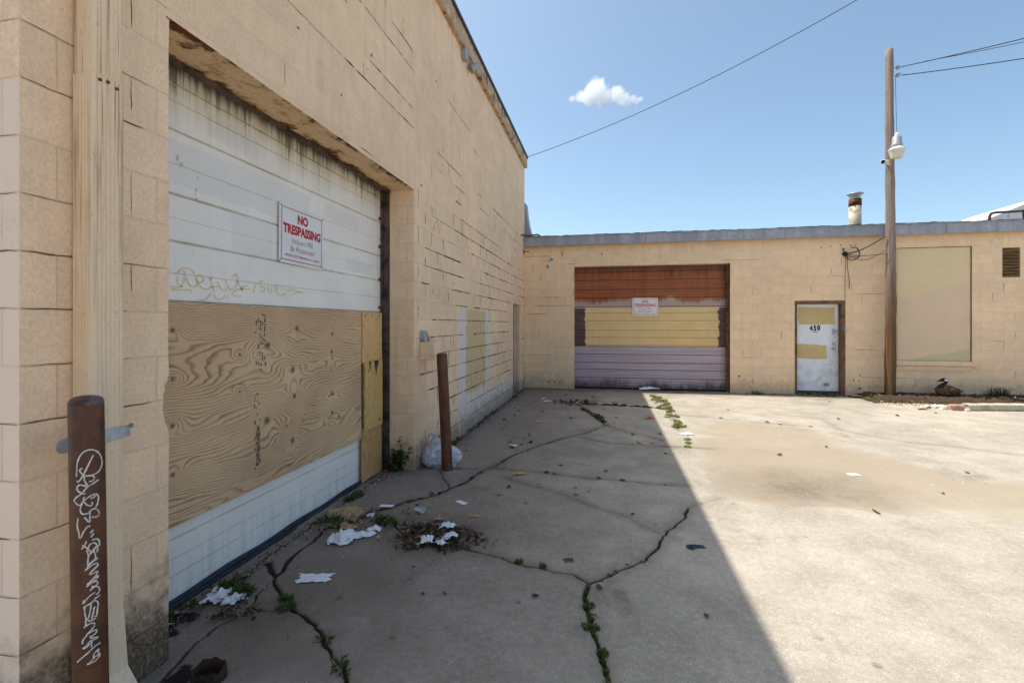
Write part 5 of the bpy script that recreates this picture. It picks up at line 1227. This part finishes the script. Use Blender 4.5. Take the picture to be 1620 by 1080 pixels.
for x, y in along([(3.08,-1.0),(3.12,-1.9),(3.10,-2.6)], 20, .06)+along([(3.1,-2.6),(3.13,-3.3),(3.11,-4.25)], 13, .05)+along([(3.09,-4.9),(3.04,-5.4)], 3, .02): plant(random.choice(TD), x, y, random.uniform(.45,.85), 'yellow-green weed in the sunlit joint just beyond the shadow edge', 'weed', 'weeds in the sunlit joint')
for x, y in along([(.05,-6.2),(.05,-.3)], 30, .02): plant(random.choice(TMs+TG), x, y, random.uniform(.7,1.3), 'small weed along the foot of the tall block wall', 'weed', 'weeds along the wall foot')
for x, y in along([(5.0,-.1),(7.3,-.12)], 16, .04): plant(random.choice(TM+TD), x, y, random.uniform(.8,1.3), 'small weed along the foot of the back wall near the numbered door', 'weed', 'weeds along the back wall')
for x, y in along([(7.3,-.7),(8.,-.9)], 5, .06): plant(random.choice(TD), x, y, random.uniform(.7,1.1), 'bright little weed on the grit in front of the wooden pole', 'weed', 'weeds by the pole')
for x, y in ((5.1,-3.7),(4.7,-3.62),(3.9,-3.22),(2.6,-8.32)): plant(random.choice(TMs), x, y, 1.2, 'isolated tiny weed in a hairline crack of the open lot', 'weed', 'isolated weeds')
# leafy bush at the pier
bs = thing('weed_bush', 'dense dark green weed bush at the foot of the block pier', 'bush', (-.17,-6.98,0))
mb = MB(); rs = random.Random(5); stems = MB()
for k in range(60):
    a = rs.uniform(0,2*PI); el = rs.uniform(.45,1.5); L = rs.uniform(.15,.31); b0 = Vector((-.17+rs.gauss(0,.03), -6.98+rs.gauss(0,.03), 0)); d = Vector((math.cos(a)*math.cos(el)*.9, math.sin(a)*math.cos(el)*.9, math.sin(el)))
    if k > 56: L *= 1.5
    pts = [b0+d*L*t-Vector((0,0,.12*L*t*t)) for t in (0,.3,.6,.85,1)]; stems.tube(pts, .0025, 4)
    for t in range(26):
        p = pts[0].lerp(pts[-1], rs.uniform(.15,1.02)); aa = rs.uniform(0,2*PI); blade(mb, p, (math.cos(aa), math.sin(aa), rs.uniform(-.2,.8)), rs.uniform(.03,.06), rs.uniform(.018,.034), rs.uniform(0,.5))
obj('foliage', mb, M['green_dark'], bs, fix=False); obj('stem', stems, M['stem'], bs)
# dead brush against the back wall at the right
db = thing('dry_shrub', 'dead brown twiggy shrub against the back wall at the right edge', 'shrub', (9.95,-.22,.04))
mb = MB()
for k in range(150):
    a = rs.uniform(0,2*PI); el = rs.uniform(.3,1.5); L = rs.uniform(.1,.3); b0 = Vector((9.95+rs.gauss(0,.09), -.22+rs.gauss(0,.05), .03)); d = Vector((math.cos(a)*math.cos(el), math.sin(a)*math.cos(el)*.6, math.sin(el)))
    p = b0+d*L; p.y = min(p.y, -.01); mb.tube([b0, b0.lerp(p,.5)+Vector((rs.gauss(0,.015),0,0)), p], .0035, 4)
obj('branch', mb, M['dark_leaf'], db)

# ================================================================== LITTER
def sheet(name, label, cat, c, w, h, mat, rough=.02, seed=0, yaw=0., n=14, group=None, torn=.0, tilt=0., lift=.0):
    rr = np.random.default_rng(seed); mb = MB(); u = np.linspace(-.5,.5,n+1)
    U, V = np.meshgrid(u, u, indexing='ij')
    ca, sa = math.cos(seed), math.sin(seed); U2 = U*ca-V*sa; V2 = U*sa+V*ca
    Zr = (np.abs(fbm(U2*2.6+seed, V2*2.6, 3, seed)-.5)*2.4 + .5*vnoise(U2*6, V2*6, seed+3)*np.clip(1-np.hypot(U,V)*1.2, 0, 1))*rough
    Zr = Zr*(1.15-1.1*np.maximum(np.abs(U),np.abs(V))*1.3).clip(.25, 1.2)
    SX = (fbm(U2*2.2, V2*2.2, 3, seed+21)-.5)*min(1.2, rough*16); SY = (fbm(U2*2.2, V2*2.2, 3, seed+33)-.5)*min(1.2, rough*16)
    ex = 1+torn*(fbm(V*7+seed, U*0+3, 3, seed)-.5)*2; ey = 1+torn*(fbm(U*7, V*0+seed, 3, seed+5)-.5)*2
    R = Matrix.Rotation(yaw,3,'Z') @ Matrix.Rotation(tilt,3,'X')
    for i in range(n+1):
        for j in range(n+1):
            p = R @ Vector(((U[i,j]*ex[i,j]+SX[i,j]*.35)*w, (V[i,j]*ey[i,j]+SY[i,j]*.35)*h, Zr[i,j])); mb.v.append((c[0]+p.x, c[1]+p.y, c[2]+.004+max(0,p.z)))
    for i in range(n):
        for j in range(n): k = i*(n+1)+j; mb.face((k, k+n+1, k+n+2, k+1), 0, False)
    o = obj(name, mb, mat, None, fix=False); s = o.modifiers.new('Solidify','SOLIDIFY'); s.thickness = .0012; tag(o, label, cat, group); recenter(o); return o
P_, K_ = M['paper'], M['card']
sheet('crumpled_paper', 'large crumpled white tissue on the concrete by the bottom of the white door', 'paper', (.125,-8.66,0), .17, .17, P_, .085, 3, .4, 18, None, .4)
sheet('crumpled_paper', 'long crumpled white tissue end trailing towards the leaf pile', 'paper', (.245,-8.585,0), .15, .08, P_, .06, 5, .6, 14, None, .45)
sheet('torn_paper', 'flat torn white paper sheet lying alone on the near concrete', 'paper', (.245,-9.19,0), .19, .10, P_, .008, 8, .25, 14, None, .3)
sheet('torn_plastic', 'torn white plastic strip tangled in weeds by the door sill', 'plastic', (-.17,-9.48,0), .11, .17, P_, .05, 13, .3, 14, None, .6)
sheet('torn_plastic', 'smaller torn white plastic scrap tangled in weeds in front of the strip', 'plastic', (-.06,-9.50,0), .13, .08, P_, .05, 17, .9, 12, None, .7)
sheet('paper_slip', 'white paper slip on the concrete right of the plastic cup', 'paper', (.765,-7.80,0), .11, .06, P_, .012, 21, -.5)
sheet('paper_slip', 'clean white envelope scrap lying on the curved slab crack', 'paper', (.165,-8.02,.01), .12, .055, P_, .004, 22, .15)
sheet('crumpled_paper', 'small crumpled white tissue beside the brown cardboard piece', 'paper', (.275,-8.47,0), .10, .09, P_, .05, 23, .2, 10, None, .4)
for i, (x, y, w, l) in enumerate(((.83,-8.36,.11,'pale blue-white crumpled wrapper on top of the leaf pile'),(.90,-8.53,.10,'white crumpled napkin at the front right of the leaf pile'),(.76,-8.62,.10,'white crumpled napkin at the front left of the leaf pile'),(.87,-8.64,.07,'tiny white paper ball at the very front of the leaf pile'))):
    sheet('crumpled_paper', l, 'paper', (x,y,.025), w, w*.8, P_, .05, 30+i, i*.9, 10, None, .4)
sheet('white_scrap', 'small white scrap between the cardboard piece and the slab crack', 'paper', (.12,-8.22,0), .06, .05, P_, .03, 41, .3, 8, None, .4)
sheet('paper_slip', 'tiny white card on the far shaded concrete', 'paper', (.83,-5.74,0), .09, .07, P_, .003, 42, .2)
for i, (x, y, w) in enumerate(((.72,-1.75,.10),(.82,-2.05,.16),(1.28,-1.95,.16),(1.5,-2.2,.22),(1.52,-2.08,.16))):
    sheet('paper_scrap', 'white paper scrap lying in the far corner before the striped door', 'paper', (x,y,0), w, w*.6, P_, .03, 50+i, i*.7, 8, 'scraps in the far corner', .4)
sheet('crumpled_paper', 'white crumpled bag pressed against the bottom of the striped roll door', 'plastic', (3.03,.05,.02), .42, .13, P_, .08, 61, .1, 14, None, .3)
sheet('paper_scrap', 'white scrap stuck in the weeds of the sunlit joint', 'paper', (3.14,-4.62,0), .16, .12, P_, .03, 62, .5, 8, None, .4)
sheet('paper_slip', 'tiny white paper lying alone on the sunlit lot', 'paper', (4.55,-6.25,0), .11, .08, P_, .003, 63, .2)
sheet('paper_slip', 'white paper strip in the mulch left of the goose', 'paper', (8.30,-.55,.07), .22, .07, P_, .01, 64, .1)
sheet('paper_slip', 'white paper strip lying in the mulch right of the goose', 'paper', (9.55,-.55,.09), .30, .06, P_, .01, 65, -.3)
sheet('cardboard_piece', 'big brown cardboard piece leaning in the litter corner by the white door', 'cardboard', (-.1,-8.26,0), .25, .26, K_, .05, 71, .5, 8, None, .2, .12)
sheet('cardboard_piece', 'small brown bark-like slab beside the small crumpled tissue', 'cardboard', (.06,-8.48,.01), .16, .07, K_, .02, 72, -.4, 8, None, .2, .2)
sheet('cardboard_piece', 'narrow tan slat lying on the slab corner behind the weeds', 'cardboard', (-.04,-8.16,.015), .12, .045, K_, .012, 73, .8, 8, None, .1)
sheet('cardboard_piece', 'flat tan scrap on the concrete behind the leaf pile', 'cardboard', (.95,-8.05,0), .12, .07, M['tan_leaf'], .012, 74, .1, 8, None, .3)
sheet('cardboard_piece', 'flat brown board lying between the numbered door and the pole', 'cardboard', (7.5,-.24,.03), .62, .30, K_, .015, 75, -.1, 10, None, .1)
sheet('red_wrapper', 'small red wrapper on the far concrete before the shadow edge', 'wrapper', (2.72,-3.55,0), .13, .1, M['red_plastic'], .04, 81, .2, 8, None, .3)
sheet('blue_scrap', 'dark blue plastic scrap near the shadow edge on the near concrete', 'plastic', (2.635,-8.29,0), .12, .05, M['blue_plastic'], .012, 82, .15, 8, None, .3)
sheet('yellow_leaf', 'curled yellow leaf on the far shaded concrete near the wall', 'leaf', (.95,-4.22,0), .13, .07, M['yellow_leaf'], .04, 83, .2, 8, None, .3)
sheet('tan_bag', 'dry tan scrap lying right of the plastic cup', 'scrap', (1.12,-6.9,0), .14, .06, M['yellow_leaf'], .03, 84, .5, 8, None, .3)
sheet('green_leaf', 'single fresh green leaf on the near concrete', 'leaf', (1.77,-8.66,0), .065, .05, M['green'], .01, 85, .3, 8, None, .2)
sheet('crumpled_paper', 'reddish crumpled wrapper at the back of the leaf pile', 'wrapper', (.70,-8.22,.015), .08, .06, M['chunk_red'], .04, 86, .3, 8, None, .3)
# crushed clear cup beside the slab crack
cp = thing('plastic_cup', 'crushed clear plastic cup lying left of the white paper slip', 'cup', (.46,-8.05,.02))
mb = MB(); mb.lathe([(.022,0),(.03,.09),(.032,.092),(.029,.09),(.02,.002),(0,.002)], (.44,-8.06,.022), 18, M=Matrix.Rotation(1.5,4,Vector((.4,1,0))) @ Matrix.Scale(.6,4,Vector((1,0,0))), caps=False); obj('cup_body', mb, M['bag'], cp)
# heap of leaves with the tissues in it
mb = MB()
for _ in range(900):
    a = random.uniform(0,2*PI); q = random.random()**.6; ra = 1+.35*math.sin(2*a+.6)+.2*math.sin(5*a); x = .80+.27*q*ra*math.cos(a)+.03*random.gauss(0,1); y = -8.50+.24*q*ra*math.sin(a)+.1*(random.random()-.5)-.25*(x-.8); 
    rnd_leaf(mb, x, y, .004+.045*(1-q)*random.random()+.006, random.uniform(.015,.055), random.choice([0,0,1,1,1,1,2]))
for _ in range(160): rnd_leaf(mb, random.gauss(.1,.17), random.gauss(-8.3,.16), .012, random.uniform(.012,.045), random.choice([0,1,2,3]))
for _ in range(90): rnd_leaf(mb, random.gauss(.03,.08), random.gauss(-9.62,.05), .012+.02*random.random(), random.uniform(.012,.04), random.choice([1,1,0]))
for _ in range(110): rnd_leaf(mb, random.gauss(-.2,.07), random.gauss(-7.25,.14), .012, random.uniform(.012,.05), random.choice([0,1,2,3]))
for _ in range(120): rnd_leaf(mb, random.gauss(1.42,.22), random.gauss(-2.15,.12), .012+.03*random.random(), random.uniform(.03,.09), random.choice([0,1,1,1]))
for _ in range(130): rnd_leaf(mb, random.uniform(-.27,-.18), random.uniform(-9.95,-8.5), .012, random.uniform(.01,.035), random.choice([0,1,2,1]))
lh = obj('leaf_heap', mb, [M['brown_leaf'], M['dark_leaf'], M['tan_leaf'], M['yellow_leaf']]); lh['kind'] = 'stuff'; tag(lh, 'heaps of dead brown leaves gathered on the shaded concrete', 'leaves')
# single leaves, countable
LM = []
for i, mt in enumerate((M['brown_leaf'], M['dark_leaf'], M['tan_leaf'], M['dark_leaf'], M['brown_leaf'])):
    mb = MB(); leaf_mesh(mb, (0,0,.004), .06, .035+.006*i, 0, .05, .1, 0, .5); mb.tube([(-.03,0,.005),(-.05,.004,.008)], .001, 4)
    me = bpy.data.meshes.new('fallen_leaf'); me.from_pydata(mb.v, [], mb.f); me.materials.append(mt); LM.append(me)
def drop(n, fx, fy, lab, grp, smin=.4, smax=1.):
    for _ in range(n):
        x, y = fx(), fy(); o = bpy.data.objects.new('fallen_leaf', random.choice(LM)); o.location = (x,y,ground_z(x,y)+.003); s = random.uniform(smin,smax); o.scale = (s,s*random.uniform(.5,1),s); o.rotation_euler = (random.uniform(-.3,.3),random.uniform(-.3,.3),random.uniform(0,6.3)); link(o); tag(o, lab, 'leaf', grp)
drop(22, lambda: random.uniform(.4,2.7), lambda: random.uniform(-9.6,-6.2), 'small dry brown leaf on the near shaded concrete', 'leaves on the near concrete')
drop(36, lambda: random.uniform(.3,2.8), lambda: random.uniform(-6.2,-.6), 'small dry leaf on the far shaded concrete before the striped door', 'leaves on the far concrete', .7, 1.6)
drop(18, lambda: random.uniform(3.1,8.5), lambda: random.uniform(-7.6,-.9), 'dry leaf on the open sunlit concrete', 'leaves on the sunlit concrete', .7, 1.7)
# bag of rubbish behind the leaning bollard
bg = thing('plastic_bag', 'clear whitish plastic rubbish bag slumped behind the leaning bollard', 'bag', (.22,-6.78,0))
bm = bmesh.new(); bmesh.ops.create_icosphere(bm, subdivisions=5, radius=1)
for v in bm.verts:
    n = v.co.normalized(); k = .84+.3*float(fbm(np.array(n.x*2+n.z), np.array(n.y*2+5), 3, 301))+.16*abs(float(vnoise(np.array(n.x*7+n.z*3), np.array(n.y*7), 305))-.5)*2
    v.co = Vector((n.x*k*.205+.215, n.y*k*.185-6.76, max(.006, .10+n.z*k*.13)))
me = bpy.data.meshes.new('bag_body'); bm.to_mesh(me); bm.free(); me.materials.append(M['bag']); me.polygons.foreach_set('use_smooth', [True]*len(me.polygons)); me.transform(Matrix.Translation(-bg.location)); o = bpy.data.objects.new('bag_body', me); link(o, bg)
mb = MB(); rings = []
for z, r in ((.2,.10),(.25,.055),(.29,.03),(.315,.012),(.335,.03),(.365,.055)):
    rings.append(mb.add([(.15+(z-.2)*-.2+r*(1+.35*math.sin(k*2.5))*math.cos(2*PI*k/14), -6.74+r*(1+.3*math.cos(k*3.1))*math.sin(2*PI*k/14), z+.01*math.sin(k*2.)) for k in range(14)]))
for a, b in zip(rings[:-1], rings[1:]):
    for k in range(14): mb.face((a+k, a+(k+1) % 14, b+(k+1) % 14, b+k), 0, True)
obj('bag_neck', mb, M['bag'], bg)
mb = MB(); rs = random.Random(9)
for _ in range(16):
    a = rs.uniform(0,6.28); q = .13*rs.random()**.5; x, y, z = .22+q*math.cos(a), -6.76+q*math.sin(a), rs.uniform(.03,.15); w = rs.uniform(.03,.07)
    Rr = Matrix.Translation((x,y,z)) @ Matrix.Rotation(rs.uniform(0,3),4,'Z') @ Matrix.Rotation(rs.uniform(-1,1),4,'X'); mb.box(-w,w,-w*.6,w*.6,-.006,.006,0,Rr)
obj('bag_contents', mb, M['paper'], bg)
# sawn-off rusty pipe in the ground at the bottom edge
ps = thing('pipe_stub', 'sawn-off rusty brown pipe stub in the ground below the door corner', 'pipe stub', (.285,-10.04,0))
mb = MB(); rg = []
for r, z, jt in ((.074,-.02,0),(.070,.015,.0),(.068,.045,.012),(.062,.046,.012),(.060,.01,0),(.058,-.12,0)):
    rg.append(mb.add([(.285+r*math.cos(2*PI*k/26), -10.04+r*math.sin(2*PI*k/26), z+jt*math.sin(k*1.3)*math.sin(k*.7)) for k in range(26)]))
for a, b in zip(rg[:-1], rg[1:]):
    for k in range(26): mb.face((a+k, a+(k+1) % 26, b+(k+1) % 26, b+k), 0, True)
mb.face([rg[-1]+k for k in range(26)]); M['stub'] = simple('dark_rust', C(66,44,34), .9, 16., .4, bump=.5, col2=C(34,25,21), mscale=8.)
obj('pipe_wall', mb, M['stub'], ps); mb = MB(); mb.lathe([(0,.0),(.03,.002),(.061,-.003)], (.285,-10.04,0), 24, caps=False); obj('void_shade', mb, M['black'], ps)  # black disc stands in for the shade inside the hollow pipe

# ================================================================== CLOUD, SKY, SUN, CAMERA
cx, cy, th = 2.02, -11.89, math.atan2(150, 765)
fw = Vector((-math.sin(th), math.cos(th), 0)); rtv = Vector((math.cos(th), math.sin(th), 0))
def cloud(name, c, puffs, dens, nscale):
    bm = bmesh.new()
    lo = Vector((1e9,)*3); hi = Vector((-1e9,)*3)
    for x, z, r, d in puffs: 
        for s in (-1, 1): lo = Vector(min(a, b) for a, b in zip(lo, (x-r*1.5, d-r*1.5, z-r*1.5))); hi = Vector(max(a, b) for a, b in zip(hi, (x+r*1.5, d+r*1.5, z+r*1.5)))
    mb = MB(); mb.box(lo.x, hi.x, lo.y, hi.y, lo.z, hi.z)
    k = Mt(name+'_vapour'); k.t.nodes.remove(k.b); v = k.objc()
    n1 = k.noise(v, nscale, 8., .68); f = None
    for x, z, r, d in puffs:
        q = k.add3(v, (-x, -d, -z)); ln = k.node('ShaderNodeVectorMath', operation='LENGTH'); k.set(ln.inputs[0], k.mul3(q, (1/r, 1/r, 1/r)))
        e = k.m('SUBTRACT', 1., ln.outputs['Value']); f = e if f is None else k.m('MAXIMUM', f, e)
    fld = k.m('ADD', f, k.m('MULTIPLY', k.m('SUBTRACT', n1, .53), 1.6))
    den = k.m('MULTIPLY', k.ss(fld, .02, .4), dens)
    pv = k.node('ShaderNodeVolumePrincipled'); pv.inputs['Color'].default_value = (1,1,1,1); pv.inputs['Anisotropy'].default_value = .2; k.set(pv.inputs['Density'], den)
    k.t.links.new(pv.outputs[0], k.out.inputs['Volume'])
    o = obj(name, mb, k.mat); o['kind'] = 'structure'
    o.location = c; o.rotation_euler = (0,0,th); return o
D = 900.; k_ = D/765.
cc = Vector((cx,cy,1.57))+fw*D+rtv*(960-810)*k_+Vector((0,0,(513-150)*k_))
pf = [((944-960)*k_, 8*k_, 20*k_, 0), ((932-960)*k_, -2*k_, 15*k_, 4), ((918-960)*k_, -8*k_, 10*k_, -3), ((955-960)*k_, -4*k_, 15*k_, 6), ((975-960)*k_, -3*k_, 14*k_, -4), ((987-960)*k_, -8*k_, 11*k_, 3), ((1002-960)*k_, -11*k_, 7*k_, 0), ((1013-960)*k_, -10*k_, 5*k_, 2)]
pf = [(a*1., b*.68, r*1.12, d) for a, b, r, d in pf]+[(20*k_, -9*k_, 10*k_, 0), (47*k_, -9*k_, 7*k_, 0), (33*k_, -8*k_, 9*k_, 2), (-55*k_, -7*k_, 7*k_, 0)]; cloud('cloud', cc, pf, .06, .075)
w = bpy.data.worlds.new('World'); S.world = w; w.use_nodes = True; nt = w.node_tree
sky = nt.nodes.new('ShaderNodeTexSky'); sky.sky_type = 'NISHITA'; sky.sun_disc = False
sd_ = Vector((-.475, .075, 1.)).normalized()
sky.sun_elevation = math.asin(sd_.z); sky.sun_rotation = math.atan2(sd_.x, sd_.y)
sky.altitude = 400; sky.air_density = .8; sky.dust_density = 3.; sky.ozone_density = .6
bgd = nt.nodes['Background']; bgd.inputs[1].default_value = .12
tint = nt.nodes.new('ShaderNodeMix'); tint.data_type = 'RGBA'; tint.blend_type = 'MULTIPLY'; tint.inputs[0].default_value = 1.; tint.inputs[7].default_value = (.91, .985, .91, 1)
nt.links.new(sky.outputs[0], tint.inputs[6]); nt.links.new(tint.outputs[2], bgd.inputs[0])
sl = bpy.data.lights.new('sun', 'SUN'); sl.energy = 2.8; sl.angle = math.radians(.53); sl.color = (1., .955, .865)
so2 = bpy.data.objects.new('sun', sl); link(so2); so2.rotation_euler = (-sd_).to_track_quat('-Z', 'Y').to_euler(); so2.location = (-5,0,20)
cam = bpy.data.cameras.new('camera'); cam.sensor_width = 36; cam.lens = 765/1620*36; cam.shift_y = -27/1620; cam.clip_end = 6000; cam.clip_start = .05
co = bpy.data.objects.new('camera', cam); link(co); co.location = (cx, cy, 1.57); co.rotation_euler = (PI/2, 0, th); S.camera = co
S.view_settings.view_transform = 'Standard'; S.view_settings.look = 'None'; S.view_settings.gamma = 1; S.view_settings.use_curve_mapping = False
S.view_settings.exposure = 1.1
S.cycles.max_bounces = 10; S.cycles.diffuse_bounces = 5; S.cycles.transparent_max_bounces = 16; S.cycles.volume_bounces = 8
S.cycles.use_denoising = True
